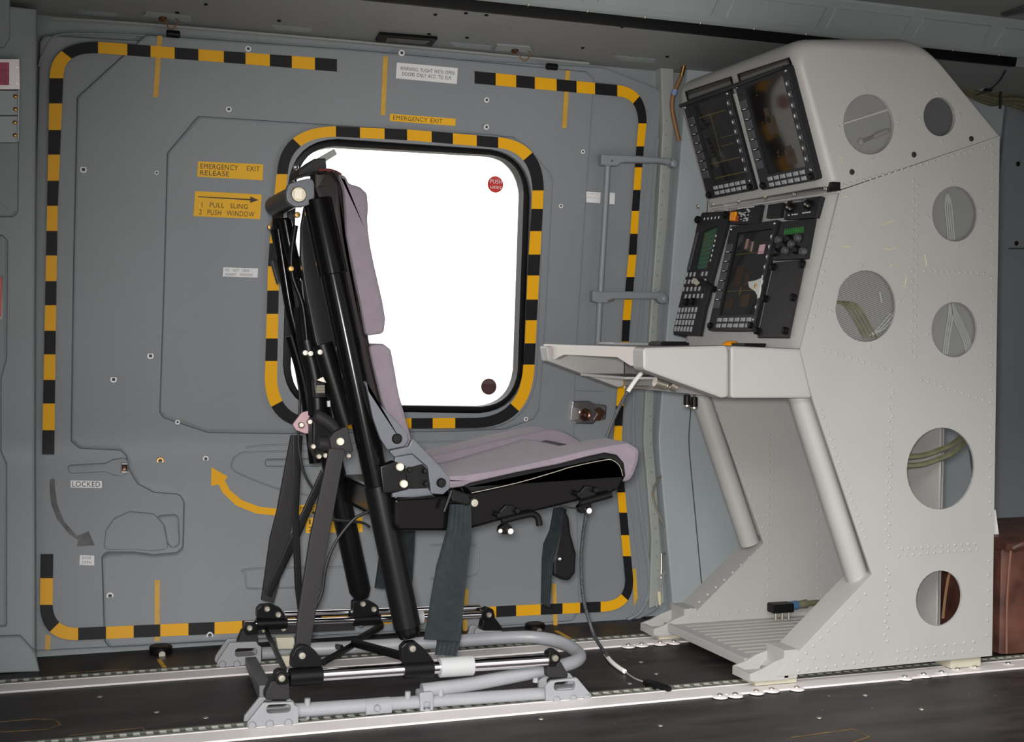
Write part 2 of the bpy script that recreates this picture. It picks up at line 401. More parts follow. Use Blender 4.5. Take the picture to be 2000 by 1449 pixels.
# raised rim around the door
rim = [(75, 130), (92, 88), (130, 66), (300, 70), (700, 100), (1150, 140), (1225, 155), (1262, 178), (1278, 215), (1284, 270), (1272, 420), (1258, 560), (1243, 700), (1236, 800), (1238, 880), (1252, 1010), (1268, 1120), (1266, 1160), (1250, 1195), (1225, 1210)]
obj('rim_seal', G().wtube([(x, y) for x, y in rim[9:]], .006, .004), WALL2, door)
obj('rim_seal', G().wtube([(x-16, y+2) for x, y in rim[8:-1]], .004, .002), WALL2, door)
obj('rim_seal', G().wtube(rim[:4], .0025, .0), WALL2, door)
P1 = [(285, 68), (700, 98), (1145, 140), (1160, 152), (1142, 420), (1128, 640), (1122, 760), (1125, 900), (1131, 1190), (1118, 1212), (980, 1222), (450, 1250), (212, 1264), (203, 1250), (198, 1085), (208, 1077), (262, 1077), (300, 1082), (345, 1078), (356, 1068), (358, 980), (350, 966), (300, 962), (268, 945), (250, 915), (246, 890), (235, 880), (155, 876), (138, 862), (143, 500), (150, 190)]
obj('raised_panel', G().wall(Wl(P1), 0, .011, .0085, holes=[HOLE], r=.012), WALL, door)
P2 = [(385, 228), (620, 243), (1000, 268), (1030, 290), (1072, 340), (1077, 352), (1062, 640), (1050, 800), (1040, 818), (985, 838), (900, 842), (560, 847), (405, 845), (318, 816), (310, 805), (318, 560), (325, 300)]
obj('raised_panel', G().wall(Wl(P2), .010, .011, .0085, holes=[HOLE], r=.010), WALL, door)
# window surround ring
FO = [(548, 243), (1058, 272), (1038, 838), (508, 834)]
obj('window_surround', G().wall(win_poly(FO, .15), .02, .016, .007, holes=[HOLE]), WALL, door)
# thin seams and recess outlines
for px in ([(397, 82), (393, 218)], [(143, 803), (308, 805)], [(1000, 150), (997, 262)], [(1122, 763), (1180, 765)]):
    obj('seam', G().wtube(px, .0012, .0095 if px[0][0] != 143 else .0095, 4, 1), WALL2, door)
for px in ([(600, 881), (490, 883), (466, 888), (454, 902), (462, 922), (545, 955), (610, 968)], [(905, 862), (560, 868), (480, 874)], [(700, 1107), (492, 1111), (480, 1124), (482, 1142), (494, 1149), (600, 1146)], [(840, 1065), (915, 1063), (932, 1075), (934, 1105), (920, 1125), (840, 1130)], [(1050, 760), (1075, 740)]):
    obj('pressed_bead', G().wtube(px, .003, .0105, 6, 5), WALL, door)
obj('pressed_bead', G().wall(Wl([(516, 895), (625, 893), (625, 910), (516, 911)]), .009, .01, .006, r=.008), WALL, door)
# handle recess and handles
obj('handle_flap', G().wall(Wl([(130, 908), (205, 904), (222, 896), (246, 893), (252, 905), (246, 930), (222, 928), (206, 921), (136, 925)]), 0, .006, .003, r=.012), WALL, door)
hp = obj('hinge_pin', G().wall(Wl([(236, 902), (249, 902), (249, 923), (236, 923)]), .004, .014, .003), NYLON, door)
obj('pin_core', G().wall(Wl([(237, 906), (248, 906), (248, 919), (237, 919)]), .006, .016, .004), WOODR, hp)
obj('handle_recess', G().wall(Wl([(202, 1074), (206, 1035), (222, 1012), (252, 998), (300, 1002), (320, 1022), (326, 1055), (330, 1072), (300, 1076), (262, 1073)]), 0, .004, .003, r=.012), WALL, door)
obj('handle_grip', G().wall(Wl([(302, 1006), (348, 1003), (352, 1062), (336, 1072), (326, 1060), (320, 1025)]), .002, .007, .005, r=.012), WALL, door)
# fasteners (each a bezel ring with a dark recess)
FP = [(163, 331, .008, 0), (306, 337, .005, 0), (294, 695, .008, 0), (222, 741, .008, 0), (402, 896, .0075, 0), (313, 900, .009, 1), (215, 1164, .0085, 0), (410, 1241, .0085, 0), (447, 213, .007, 0), (485, 95, .007, 0), (951, 195, .007, 0), (948, 249, .007, 0), (1139, 296, .006, 0), (1096, 402, .006, 0), (1025, 818, .006, 0), (346, 824, .006, 0), (31, 442, .006, 0), (785, 103, .008, 0)]
for x, y, r, br in FP:
    X, Z = W(x, y, .012); c = Vector((X, yw(Z)-.009, Z))
    if 318 < x < 1075 and 228 < y < 845: c.y -= .011
    q = obj('fastener', G().lathe(c+Vector((0, .004, 0)), (0, -1, 0), [(r*1.1, 0), (r*1.1, .005), (r*.95, .0068), (r*.6, .0068), (r*.5, .004)], 18), BRASS if br else RING_GLINT, door)
    obj('fastener_core', G().lathe(c+Vector((0, .003, 0)), (0, -1, 0), [(r*.55, 0), (r*.55, .0055), (0, .0055)], 12), DARK, q)
# hazard stripes -------------------------------------------------------------
def lerp(a, b, t): return a+(b-a)*t
def poly_at(line, v, ax):                  # other coordinate on a polyline, read at coordinate v of axis ax
    for p, q in zip(line, line[1:]):
        if min(p[ax], q[ax])-1e-6 <= v <= max(p[ax], q[ax])+1e-6: return lerp(p[1-ax], q[1-ax], (v-p[ax])/(q[ax]-p[ax]))
    e = min((line[0], line[1]), (line[-1], line[-2]), key=lambda s: abs(s[0][ax]-v)); p, q = e
    return lerp(p[1-ax], q[1-ax], (v-p[ax])/(q[ax]-p[ax]))
NS = 0
def stripe(poly, yellow, base):
    obj('hazard_stripe', G().wall(Wl(poly, base), base-.0005, .0011), YEL if yellow else BLK, door)
def run(l1, l2, ax, brks, first, base):
    y = first
    for a, b in zip(brks, brks[1:]):
        P = []
        if ax == 1: P = [(poly_at(l1, a, 1), a), (poly_at(l2, a, 1), a), (poly_at(l2, b, 1), b), (poly_at(l1, b, 1), b)]
        else: P = [(a, poly_at(l1, a, 0)), (b, poly_at(l1, b, 0)), (b, poly_at(l2, b, 0)), (a, poly_at(l2, a, 0))]
        stripe(P, y, base); y = not y
def bez(a, c, b, n): return [tuple((1-t)**2*Vector(a)+2*t*(1-t)*Vector(c)+t*t*Vector(b)) for t in [i/n for i in range(n+1)]]
def corner(o0, oc, o1, i0, ic, i1, split, first, base):
    O = bez(o0, oc, o1, 12); I = bez(i0, ic, i1, 12); k = int(split*12+.5)
    stripe(O[:k+1]+I[:k+1][::-1], first, base); stripe(O[k:]+I[k:][::-1], not first, base)
B = .012
lo_, li_ = [(97, 140), (92, 400), (87, 640), (82, 890), (78, 1180)], [(124, 140), (113, 400), (109, 640), (106, 890), (103, 1180)]
run(lo_, li_, 1, [153, 202, 254, 302, 353, 402, 451, 499, 549, 596, 646, 692, 742, 788, 840, 887.5], False, B)
run(lo_, li_, 1, [1082, 1129, 1181], False, B)
to_, ti_ = [(191, 81.5), (440, 100), (658, 115.5)], [(191, 104), (440, 122), (658, 140)]
run(to_, ti_, 0, [191.5, 248.5, 294, 341, 387.5, 437, 479.5, 527, 570, 615, 658], True, B)
corner((97, 153), (97, 82), (191.5, 81.5), (124, 153), (122, 101), (191.5, 104), .52, True, B)
tr_, tri = [(927, 139), (1205.5, 166)], [(927, 163), (1205.5, 188)]
run(tr_, tri, 0, [927, 968, 1008, 1044.5, 1087, 1126, 1162, 1205.5], False, B)
corner((1205.5, 166), (1264, 172), (1262.5, 241), (1205.5, 188), (1246, 190), (1247, 241), .5, True, B)
ro_ = [(1262.5, 241), (1261, 250), (1254, 327), (1248, 413), (1243, 497), (1236.5, 567), (1231, 625), (1228, 666), (1217.6, 792), (1214, 860), (1218, 930), (1222, 974), (1228.6, 1045), (1236.6, 1131)]
ri_ = [(1247, 241), (1246, 250), (1240, 327), (1234, 413), (1228, 497), (1221, 567), (1216, 625), (1214, 666), (1203.5, 792), (1198, 860), (1202, 930), (1207, 974), (1213, 1045), (1221, 1131)]
run(ro_, ri_, 1, [241, 286, 327, 371, 412, 456.5, 497.6, 541, 585, 625, 667, 703, 740, 792.5, 831.6, 866, 903, 940, 961.5, 1001, 1045, 1086, 1131], True, B)
corner((1236.6, 1131), (1238, 1193), (1173, 1195), (1221, 1131), (1222, 1175), (1173, 1175), .42, False, B)
run([(419, 1238), (1008, 1203), (1173, 1195)], [(419, 1215), (1008, 1182), (1173, 1175)], 0, [473, 525, 577, 628, 679, 730, 780, 829, 876, 923, 969, 1008, 1056, 1098.5, 1133, 1173], False, B)
run([(152, 1250), (473, 1236)], [(152, 1226), (473, 1212.5)], 0, [152.6, 207, 261, 313, 368, 419, 473], False, B)
corner((78, 1181), (79, 1252), (152.6, 1250), (103, 1181), (104, 1227), (152.6, 1226), .5, False, B)
# window stripe
B = .0365
wlo, wli = [(541, 330), (524, 500), (519, 680), (517, 740)], [(562, 335), (546, 500), (542, 680), (541, 740)]
run(wlo, wli, 1, [340, 385, 430, 475, 520, 567.5, 613, 661, 705, 740], True, B)
wto, wti = [(628, 246), (656, 247), (800, 253), (973, 268)], [(634, 267), (656, 267), (800, 274), (973, 289)]
run(wto, wti, 0, [656, 703, 751, 795, 843, 884.5, 931, 973], False, B)
corner((541, 340), (545, 248), (656, 246.5), (562, 340), (566, 268), (656, 267), .5, False, B)
corner((973, 268), (1062, 276), (1062, 372), (973, 289), (1038, 296), (1040, 372), .46, True, B)
wro, wri = [(1062, 360), (1060, 410), (1053, 540), (1046, 670), (1044, 712)], [(1040, 360), (1038, 410), (1030, 540), (1025, 670), (1022, 712)]
run(wro, wri, 1, [372, 408, 451.5, 497, 538, 585, 625.5, 670.5, 712], True, B)
corner((1044, 712), (1040, 832), (930.5, 836), (1022, 712), (1018, 812), (930.5, 816), .5, True, B)
wbo, wbi = [(560, 838), (930.5, 836)], [(560, 818), (930.5, 816)]
run(wbo, wbi, 0, [620, 668, 713, 758, 803.5, 845, 889, 930.5], False, B)
corner((517, 740), (520, 838), (620, 837), (541, 740), (545, 817), (620, 817), .35, True, B)
# yellow reference marks
for (x0, y0), (x1, y1), wd in (((312, 70), (304, 190), 5), ((753, 110), (748, 225), 4.5), ((1109, 138), (1102, 250), 4.2), ((307, 1133), (307, 1252), 5), ((94, 1242), (93, 1271), 5), ((1241, 1112), (1246, 1183), 4), ((911, 1150), (908, 1232), 4), ((1082, 1140), (1085, 1222), 4)):
    obj('reference_mark', G().wall(Wl([(x0-wd, y0), (x0+wd, y0), (x1+wd, y1), (x1-wd, y1)], .012), .0112 if x0 not in (94, 1241) else 0, .0012), YEL2, door)
# arrows
obj('opening_arrow', G().wall(Wl([(413, 912), (445, 931), (439, 938), (449, 957), (473, 977), (505, 989), (545, 994), (620, 992), (620, 1004), (545, 1007), (500, 1003), (461, 987), (435, 962), (427, 946), (412.5, 949)], .012), .0105, .001), YEL, door, label='yellow curved arrow')
obj('locking_arrow', G().wall(Wl([(97, 938), (102, 934), (107, 936), (108, 958), (112, 985), (125, 1018), (150, 1046), (160, 1043), (173, 1037), (185, 1065), (150, 1067), (153, 1055), (135, 1043), (112, 1015), (100, 985), (97, 960)], .0), -.0005, .0011), FADE, door, label='worn black curved arrow')
# placards with lettering
def quadfn(q, off):
    Q = [W(x, y, off) for x, y in q]
    def fn(u, t):
        top = Vector(Q[0]).lerp(Vector(Q[1]), u); bot = Vector(Q[3]).lerp(Vector(Q[2]), u); p = bot.lerp(top, t)
        return Vector((p.x, yw(p.y)-off, p.y))
    return fn
def placard(q, m, base, lines, label, ink=INK):
    P = obj('placard', G().wall(Wl(q, base), base-.001, .0018), m, door, label=label)
    fn = quadfn(q, base+.0012)
    for body, bx, al in lines:
        obj('lettering', text_geo(body, fn, bx, al), ink, P)
    return P, fn
placard([(387, 315), (514, 321), (513, 352), (385, 345)], LBLY, .022, [('EMERGENCY   EXIT', (.04, .54, .95, .86), 'LEFT'), ('RELEASE', (.04, .12, .48, .44), 'LEFT')], 'yellow emergency exit release placard')
pl, fn = placard([(381, 373), (511, 380), (508, 428), (378, 422)], LBLY, .022, [('1  PULL  SLING', (.11, .38, .80, .58), 'LEFT'), ('2  PUSH  WINDOW', (.08, .08, .91, .29), 'LEFT')], 'yellow sling and window placard with arrow')
gg = G(); vs = [gg.bm.verts.new(fn(u, t)) for u, t in ((.05, .80), (.83, .80), (.83, .90), (.96, .77), (.83, .64), (.83, .74), (.05, .765))]; gg.bm.faces.new(vs)
obj('printed_arrow', gg, INK, pl)
placard([(436, 522), (504, 524), (503, 542), (435, 540)], LBLW, .022, [('DO   NOT   LEAN', (.06, .58, .75, .86), 'LEFT'), ('AGAINST   WINDOW', (.06, .12, .86, .40), 'LEFT')], 'white do not lean placard', INKG)
placard([(138, 938), (199, 939), (199, 953), (138, 952)], LBLW, .002, [('LOCKED', (.05, .14, .94, .86), 'LEFT')], 'white locked placard')
placard([(156, 1084), (184, 1085), (184, 1104), (155, 1103)], LBLW, .002, [('DOOR', (.18, .60, .80, .88), 'LEFT'), ('OPEN', (.18, .14, .80, .42), 'LEFT')], 'small white door open placard', INKG)
placard([(775, 122), (894, 133), (892, 164), (773, 153)], LBLW, .012, [('WARNING: FLIGHT WITH OPEN', (.06, .55, .95, .78), 'LEFT'), ('DOORS ONLY ACC. TO FLM', (.10, .22, .90, .45), 'LEFT')], 'white open door flight warning placard')
placard([(762, 222), (890, 232), (889, 246), (761, 236)], LBLY, .012, [('EMERGENCY EXIT', (.05, .2, .80, .82), 'LEFT')], 'yellow emergency exit placard above the window')
placard([(1145, 374), (1173, 376), (1172, 397), (1145, 395)], LBLW, .012, [('-- --- -\n---- --', (.08, .45, .75, .85), 'LEFT')], 'small white data label', INKG)
placard([(1191, 376), (1201, 377), (1200, 399), (1190, 398)], LBLW, .002, [], 'small white data label right of the grab rail post')
placard([(582, 986), (662, 985), (662, 1000), (582, 1001)], LBLY, .012, [('EMERGENCY EXIT', (.0, .2, .97, .8), 'LEFT')], 'yellow placard behind the seat struts')
placard([(597, 1011), (708, 1010), (708, 1039), (597, 1041)], LBLY, .012, [('1', (.06, .56, .085, .88), 'LEFT'), ('2', (.05, .1, .11, .42), 'LEFT')], 'yellow numbered placard behind the seat struts')
# polished latch plate with a button
lp = [(1118, 783), (1150, 782), (1162, 788), (1186, 791), (1184, 820), (1166, 822), (1158, 829), (1124, 828), (1114, 822), (1116, 795)]
la = obj('latch_plate', G().wall(Wl(lp, .02), .008, .012, .004, r=.006), CHROME, door)
X, Z = W(1142, 810, .02); c = Vector((X, yw(Z)-.019, Z))
obj('latch_button', G().lathe(c, (0, -1, 0), [(.018, 0), (.018, .006), (.014, .009), (.009, .007), (.006, .013), (0, .014)], 24), WOODR, la)
obj('latch_tip', G().wall(Wl([(1160, 800), (1172, 795), (1184, 805), (1172, 822), (1160, 820), (1168, 808)], .022), .0195, .003), WOODR, la)
# rollers under and above the door
for x, y in ((335, 66), (1075, 130)):
    X, Z = W(x, y, .03); r0 = obj('guide_roller', G().cyl((X-.012, yw(Z)-.03, Z), (X+.02, yw(Z)-.03, Z), .009, n=14, b=.002), RUB, door)
for x, y in ((314, 1266), (1045, 1222)):
    X, Z = W(x, y, .03); r0 = obj('guide_roller', G().cyl((X, yw(Z)-.03, Z-.014), (X, yw(Z)-.03, Z+.008), .028, n=20, b=.004), RUB, door)
    obj('roller_axle', G().cyl((X, yw(Z)-.058, Z-.008), (X, yw(Z)-.064, Z-.008), .008, n=12), STEEL, r0)

# window
win = root('window_1', (W(790, 540)[0], yw(W(790, 540)[1]), W(790, 800)[1]), kind='structure')
obj('gasket', G().wall(fillet(Wl(GO), .125, 8), -.012, .040, .008, holes=[fillet(Wl(GI), .1, 8)]), RUB, win)
GP = fillet(Wl(GI), .1, 8)
obj('pane', G().wall(inset(GP, -.004), -.006, .004), GLASS, win)
stq = [(953, 343), (984, 345), (984, 378), (953, 376)]
def disc(px, r, m, name, label):
    X, Z = W(*px, 0); return obj(name, G().lathe((X, yw(Z)+.002, Z), (0, -1, 0), [(r, 0), (r, .001), (0, .001)], 28), m, win, label=label)
stk = disc((968, 360), .0225, REDS, 'sticker', 'round red sticker')
fn = quadfn(stq, .0006)
obj('lettering', text_geo('PUSH', fn, (.16, .56, .86, .80)), WHT, stk); obj('lettering', text_geo('HERE', fn, (.16, .18, .86, .42)), WHT, stk)
disc((955, 755), .0225, MAR, 'sticker', 'round maroon sticker')

# left door post (part of the fuselage frame) and forward lining
po = [(-.95, 0.0), (.034, .0), (.030, .80), (.030, 1.54), (-.95, 1.56)]
wl = obj('wall_left', G().wall(po, .055, .06, .012), WALL2, kind='structure')
obj('kick_plate', G().wall(Wl([(-300, 1325), (78, 1311), (68, 1270), (40, 1240), (-300, 1250)], .12), .115, .012, .005), WALL2, wl)
obj('raised_panel', G().wall(Wl([(-300, -60), (20, -60), (20, 75), (8, 94), (-300, 98)], .12), .114, .010, .008, r=.006), WALL, wl)
obj('raised_panel', G().wall(Wl([(-300, 115), (39, 115), (36, 415), (26, 424), (-300, 428)], .12), .114, .010, .008, r=.006), WALL, wl)
obj('raised_panel', G().wall(Wl([(-300, 458), (5, 458), (16, 470), (14, 700), (3, 740), (3, 880), (14, 905), (14, 1225), (-300, 1225)], .12), .114, .010, .008, r=.006), WALL, wl)
# right frame: flange with rivets, dark gap, liner
fr = [(1292, 128), (1318, 128), (1318, 250), (1305, 443), (1288, 609), (1280, 760), (1282, 909), (1290, 1025), (1300, 1178), (1270, 1190), (1274, 1050), (1262, 900), (1262, 780), (1270, 640), (1285, 440), (1296, 250)]
wr = obj('wall_right', G().wall(Wl(fr, .02), -.02, .035, .004), mat('flange_paint', (150, 154, 150), .5, var=.06), kind='structure')
g = G()
for i in range(34):
    y = 235+i*27.5; x = poly_at([(1303, 220), (1303, 250), (1291, 443), (1278, 609), (1271, 760), (1272, 909), (1281, 1025), (1290, 1178)], min(y, 1176), 1)
    X, Z = W(x, y, .02); g.dome((X, yw(Z)-.0145, Z), (0, -1, 0), .0035, .002, 8)
obj('rivet', g, WALL2, wr, kind='stuff')
LX = 1.752
ln = [(LX, .004), (2.86, .004), (2.86, 1.56), (LX, 1.56)]
wt = obj('trim_1', G().wall(ln, -.01, .034, .006), LINER, kind='structure', label='pale blue grey liner panel behind the console')
X0 = W(1358, 1000, .03)[0]
obj('seam', G().wall([(X0, .02), (X0+.003, .02), (X0+.003, 1.5), (X0, 1.5)], .022, .0035), DARK, wt)
aft = obj('trim_2', G().wall([(2.875, .0), (4.2, .0), (4.2, 1.56), (2.875, 1.56)], -.03, .05, .006), WALL, kind='structure', label='dark grey lining panel aft of the console')
for px in ((1988, 320), (1985, 475)):
    X, Z = W(*px, .02); obj('screw', G().dome((X, yw(Z)-.02, Z), (0, -1, 0), .008, .005), SATIN, aft)
obj('seam', G().wall(Wl([(1970, 484), (2060, 484), (2060, 487), (1970, 487)], .02), .018, .0035), DARK, aft)

# ceiling: headliner above the door, dark beam, overhead panel
def slab(name, pts, x0, x1, m, parent=None, kind=None, b=0, label=None):
    g = G(); g.rings(pts, [(0, x0), (0, x1)], lambda a, c, d: Vector((d, a, c))); return obj(name, g, m, parent, kind=kind, label=label)
ce = root('ceiling', (1, -.8, 1.56), kind='structure')
slab('headliner', [(.12, 1.553), (.035, 1.557), (-.245, 1.582), (-.245, 1.72), (.12, 1.72)], -2.2, 4.2, CEIL, ce)
slab('upper_skin', [(-.36, 1.675), (-1.80, 1.695), (-1.80, 1.74), (-.36, 1.74)], -2.2, 4.2, CEIL, ce)
slab('dark_beam', [(-.245, 1.579), (-.26, 1.578), (-.268, 1.612), (-.268, 1.70), (-.245, 1.70)], -2.2, 2.62, RUB, ce)
op = slab('overhead_panel', [(-.268, 1.606), (-.285, 1.597), (-.305, 1.603), (-.375, 1.668), (-.375, 1.74), (-.268, 1.74)], -2.2, 4.2, CEIL2, ce)
# embossed rectangles on the sloping overhead panel
def opn(X, t, h):
    a = Vector((X, -.305, 1.603)); b = Vector((X, -.375, 1.668)); n = Vector((0, -(1.668-1.603), -(.07))).normalized()
    return a.lerp(b, t)+n*h
for x0, x1 in ((-.1, .38), (.42, .86), (.90, 1.27), (1.31, 1.62), (1.66, 1.93), (1.955, 2.19), (2.225, 2.45), (2.49, 2.72)):
    g = G(); g.rings(fillet([(x0, .16), (x1, .16), (x1, .80), (x0, .80)], .006, 3), [(0, -.003), (0, .003), (.0035, .006)], lambda a, c, d: opn(a, c, d)); obj('embossed_field', g, CEIL2, op)
g = G()
for i in range(20):
    p = opn(-.1+i*.155, -.05, 0)+Vector((0, .01, -.003)); g.dome(p, (0, -.3, -1), .004, .003, 8)
obj('screw', g, STEEL, ce, kind='stuff')
# headliner fittings
def H(x, y):                               # onto the headliner underside
    d = ray(x, y); n = Vector((0, .025, .28)).normalized(); a = Vector((0, .035, 1.557)); t = (a-CAM).dot(n)/d.dot(n); return CAM+d*t
def hplate(px, h, m, name, par=ce, kind=None):
    g = G(); P = [H(*p) for p in px]; top = [g.bm.verts.new(p) for p in P]; bot = [g.bm.verts.new(p+Vector((0, -.003, -h))) for p in P]
    N = len(P); g.bm.faces.new(bot); g.bm.faces.new(top[::-1])
    for i in range(N): g.bm.faces.new((top[i], top[(i+1) % N], bot[(i+1) % N], bot[i]))
    return obj(name, g, m, par, kind=kind)
hplate([(280, 28), (285, 22), (372, 31), (372, 41)], .004, CEIL2, 'lanyard_mount')
hplate([(970, 85), (1035, 90), (1040, 101), (966, 96)], .004, LINER, 'lanyard_mount')
for x in (150, 530, 880, 1200): hplate([(x, poly_at([(150, 18), (530, 48), (880, 82), (1200, 108)], x, 0)), (x+80, poly_at([(150, 18), (530, 48), (880, 82), (1200, 108)], x, 0)+7), (x+75, poly_at([(150, 18), (530, 48), (880, 82), (1200, 108)], x, 0)+14), (x+8, poly_at([(150, 18), (530, 48), (880, 82), (1200, 108)], x, 0)+8)], .003, CEIL2, 'rub_strip')
obj('lip', G().wtube([(100, 36), (269, 46), (700, 82), (1150, 124)], .004, .035, 6, 3), CEIL, ce)
lamp = hplate([(741, 62), (854, 71), (842, 85), (733, 76)], .008, RUB, 'ceiling_lamp', None); setp(lamp, 'flat dark rectangular lamp in the headliner above the door', 'lamp')
g = G(); P = [H(*p)+Vector((0, -.003, -.0085)) for p in [(756, 67), (838, 73.5), (830, 80), (752, 74)]]; vs = [g.bm.verts.new(p) for p in P]+[g.bm.verts.new(p+Vector((0, 0, -.002))) for p in P]
g.bm.faces.new(vs[4:]); [g.bm.faces.new((vs[i], vs[(i+1) % 4], vs[4+(i+1) % 4], vs[4+i])) for i in range(4)]
obj('lens', g, SHADE, lamp)
for x, y, lab in ((318, 32, 'brown wire lanyard loop hanging over the left end of the door'), (1005, 95, 'brown wire lanyard loop hanging over the right end of the door')):
    a = H(x, y); a2 = H(x+26, y+2); p = [a, a+Vector((.005, -.01, -.012)), a.lerp(a2, .5)+Vector((0, -.02, -.034)), a2+Vector((.004, -.015, -.014)), a2+Vector((-.006, 0, 0))]
    t = obj('lanyard', G().tube(p, .0016, 6, 6), HOSE, None, lab, 'lanyard')
    obj('lanyard_knob', G().cyl(a+Vector((0, 0, .003)), a+Vector((0, -.004, -.010)), .010, n=12, b=.002), WOODR, t)
g = G()
for x, y in ((402, 8), (346, 24), (545, 40), (850, 28), (910, 25), (950, 29), (912, 73), (1215, 52), (1138, 93), (1303, 110), (838, 66)):
    g.dome(H(x, y)+Vector((0, 0, .002)), (0, 0, -1), .006, .006, 8)
obj('screw', g, SATIN, ce, kind='stuff')
# near side of the cabin: fuselage wall with the open doorway the picture is taken through
g = G(); g.box(-2.2, -.55, -1.80, -1.74, -.03, 1.74); g.box(2.5, 4.2, -1.80, -1.74, -.03, 1.74); g.box(-.55, 2.5, -1.80, -1.74, 1.34, 1.74)
obj('wall_front', g, WALL, kind='structure')
g = G(); g.box(-2.25, -2.2, -1.80, .3, -.03, 1.74); obj('wall_end', g, WALL, kind='structure')
g = G(); g.box(4.2, 4.25, -1.80, .3, -.03, 1.74); obj('wall_rear', g, WALL, kind='structure')
g = G(); g.box(-60, 60, -60, 60, -1.05, -1.0); obj('ground', g, mat('concrete_apron', (178, 176, 171), .9, var=.06, vscale=.6), kind='structure')
# ---------------------------------------------------------------- floor tracks
def track(y0, lab):
    t = root('seat_track', (1, y0+.06, 0), lab, 'track', 'seat tracks along the floor')
    g = G(); g.box(-2.0, 4.0, y0, y0+.066, 0, .005, .0015); g.box(-2.0, 4.0, y0+.062, y0+.068, 0, .006, .001); obj('flange', g, RAILW, t)
    g = G(); g.box(-2.0, 4.0, y0+.068, y0+.108, 0, .003); g.box(-2.0, 4.0, y0+.071, y0+.078, 0, .006); g.box(-2.0, 4.0, y0+.098, y0+.105, 0, .006); obj('channel', g, TRACKD, t)
    g = G()
    for i in range(170):
        x = -.3+i*.0254
        g.box(x, x+.013, y0+.076, y0+.084, .003, .0062, 0); g.box(x, x+.013, y0+.093, y0+.099, .003, .0062, 0)
    obj('track_lips', g, TRACK, t, kind='stuff')
    return t
t1 = track(-.697, 'white edged seat track under the near legs of the seat')
t2 = track(-.200, 'white edged seat track under the far legs of the seat')
def tscrew(t, pts):
    for x, y in pts:
        p = U(x, y, 2, .006)
        a = obj('fixing_lug', G().lathe(p+Vector((0, 0, -.004)), (0, 0, 1), [(.018, 0), (.017, .003), (.010, .005), (0, .005)], 16), RAILW, t)
        obj('lug_screw', G().dome(p+Vector((0, 0, .0008)), (0, 0, 1), .007, .004, 10), STEEL, a)
tscrew(t1, [(1406, 1358), (1436, 1356), (1477, 1350), (1507, 1346), (1556, 1343), (1767, 1322), (1804, 1317), (1839, 1313), (1870, 1307), (1904, 1303), (1969, 1296)])
tscrew(t2, [(1227, 1260), (1253, 1258), (1289, 1255), (1316, 1253)])
# ---------------------------------------------------------------- operator console
YN = -.675
con = root('operator_console', (1.9, -.38, 0), 'light grey riveted operator console with displays desk and round side holes', 'console')
UA, UB = 2.1093, -.3233; LA, LB = 1.489, .228
class PF:
    def __init__(s, a, b):
        s.a, s.b = a, b; s.q = math.sqrt(1+b*b); s.n = Vector((-1, 0, b))/s.q
    def px(s, x, y): p = UP(x, y, s.a, s.b); return (-p.y, p.z*s.q)
    def w(s, u, v, h=0): z = v/s.q; return Vector((s.a+s.b*z, -u, z))+s.n*h
    def poly(s, g, P, h0, h1, b=0, r=0, holes=()):
        if r: P = fillet(P, r, 4)
        rg = [(0, h0)]+([(0, h1-b), (b*.3, h1-b*.3), (b, h1)] if b else [(0, h1)])
        return g.rings(P, rg, lambda a, c, d: s.w(a, c, d), holes)
    def rect(s, q):
        P = [s.px(*p) for p in q]
        return ((P[0][0]+P[3][0])/2, (P[1][0]+P[2][0])/2, (P[2][1]+P[3][1])/2, (P[0][1]+P[1][1])/2)
    def quad(s, R, i=0): u0, u1, v0, v1 = R; return [(u0+i, v0+i), (u1-i, v0+i), (u1-i, v1-i), (u0+i, v1-i)]
UPF, LPF = PF(UA, UB), PF(LA, LB)
def ux(z): return UA+UB*z
def lx(z): return LA+LB*z
def shell(full, ins, R, y0, y1, name, m, holes=(), rr=.03):
    N = 6; full = fillet(full, rr, 6) if not isinstance(rr, list) else fillet(full, rr, 6); ins = fillet(ins, rr if isinstance(rr, list) else rr, 6)
    bm = bmesh.new(); L = []
    seq = [(1-math.sin(k/N*math.pi/2), y0+R*(1-math.cos(k/N*math.pi/2))) for k in range(N+1)]+[(1-math.sin((N-k)/N*math.pi/2), y1-R*(1-math.cos((N-k)/N*math.pi/2))) for k in range(N+1)]
    for f, Y in seq: L.append([bm.verts.new((a[0]*(1-f)+b[0]*f, Y, a[1]*(1-f)+b[1]*f)) for a, b in zip(full, ins)])
    n = len(full)
    for a, b in zip(L, L[1:]):
        for i in range(n): bm.faces.new((a[i], a[(i+1) % n], b[(i+1) % n], b[i]))
    es = []
    for lp in [L[0]]:
        for i in range(n): es.append(bm.edges.get((lp[i], lp[(i+1) % n])))
    for h in holes:
        hr = [[bm.verts.new((a, Y, c)) for a, c in h] for Y in (y0, y0+.010)]
        for i in range(len(h)):
            j = (i+1) % len(h); bm.faces.new((hr[0][i], hr[0][j], hr[1][j], hr[1][i])); es.append(bm.edges.get((hr[0][i], hr[0][j])))
    bmesh.ops.triangle_fill(bm, edges=es, use_beauty=True); bm.faces.new(L[-1])
    g = G(); g.merge(bm); return obj(name, g, m, con, ang=30)
def hole(cx, cy, rz): p = U(cx, cy, 1, YN); k = (U(cx, cy-rz, 1, YN).z-U(cx, cy+rz, 1, YN).z)/2; return (p.x, p.z), k
HU = [hole(1697, 243, 59), hole(1835, 228, 38)]
HL = [hole(1864, 418, 54), hole(1690, 598, 70), hole(1863, 644, 54), hole(1837, 915, 80), hole(1833, 1168, 54)]
A = (ux(1.155), 1.155); B_ = (ux(1.487), 1.487); C_ = (1.985, 1.522); D_ = XZ([(1953, 264)], YN)[0]
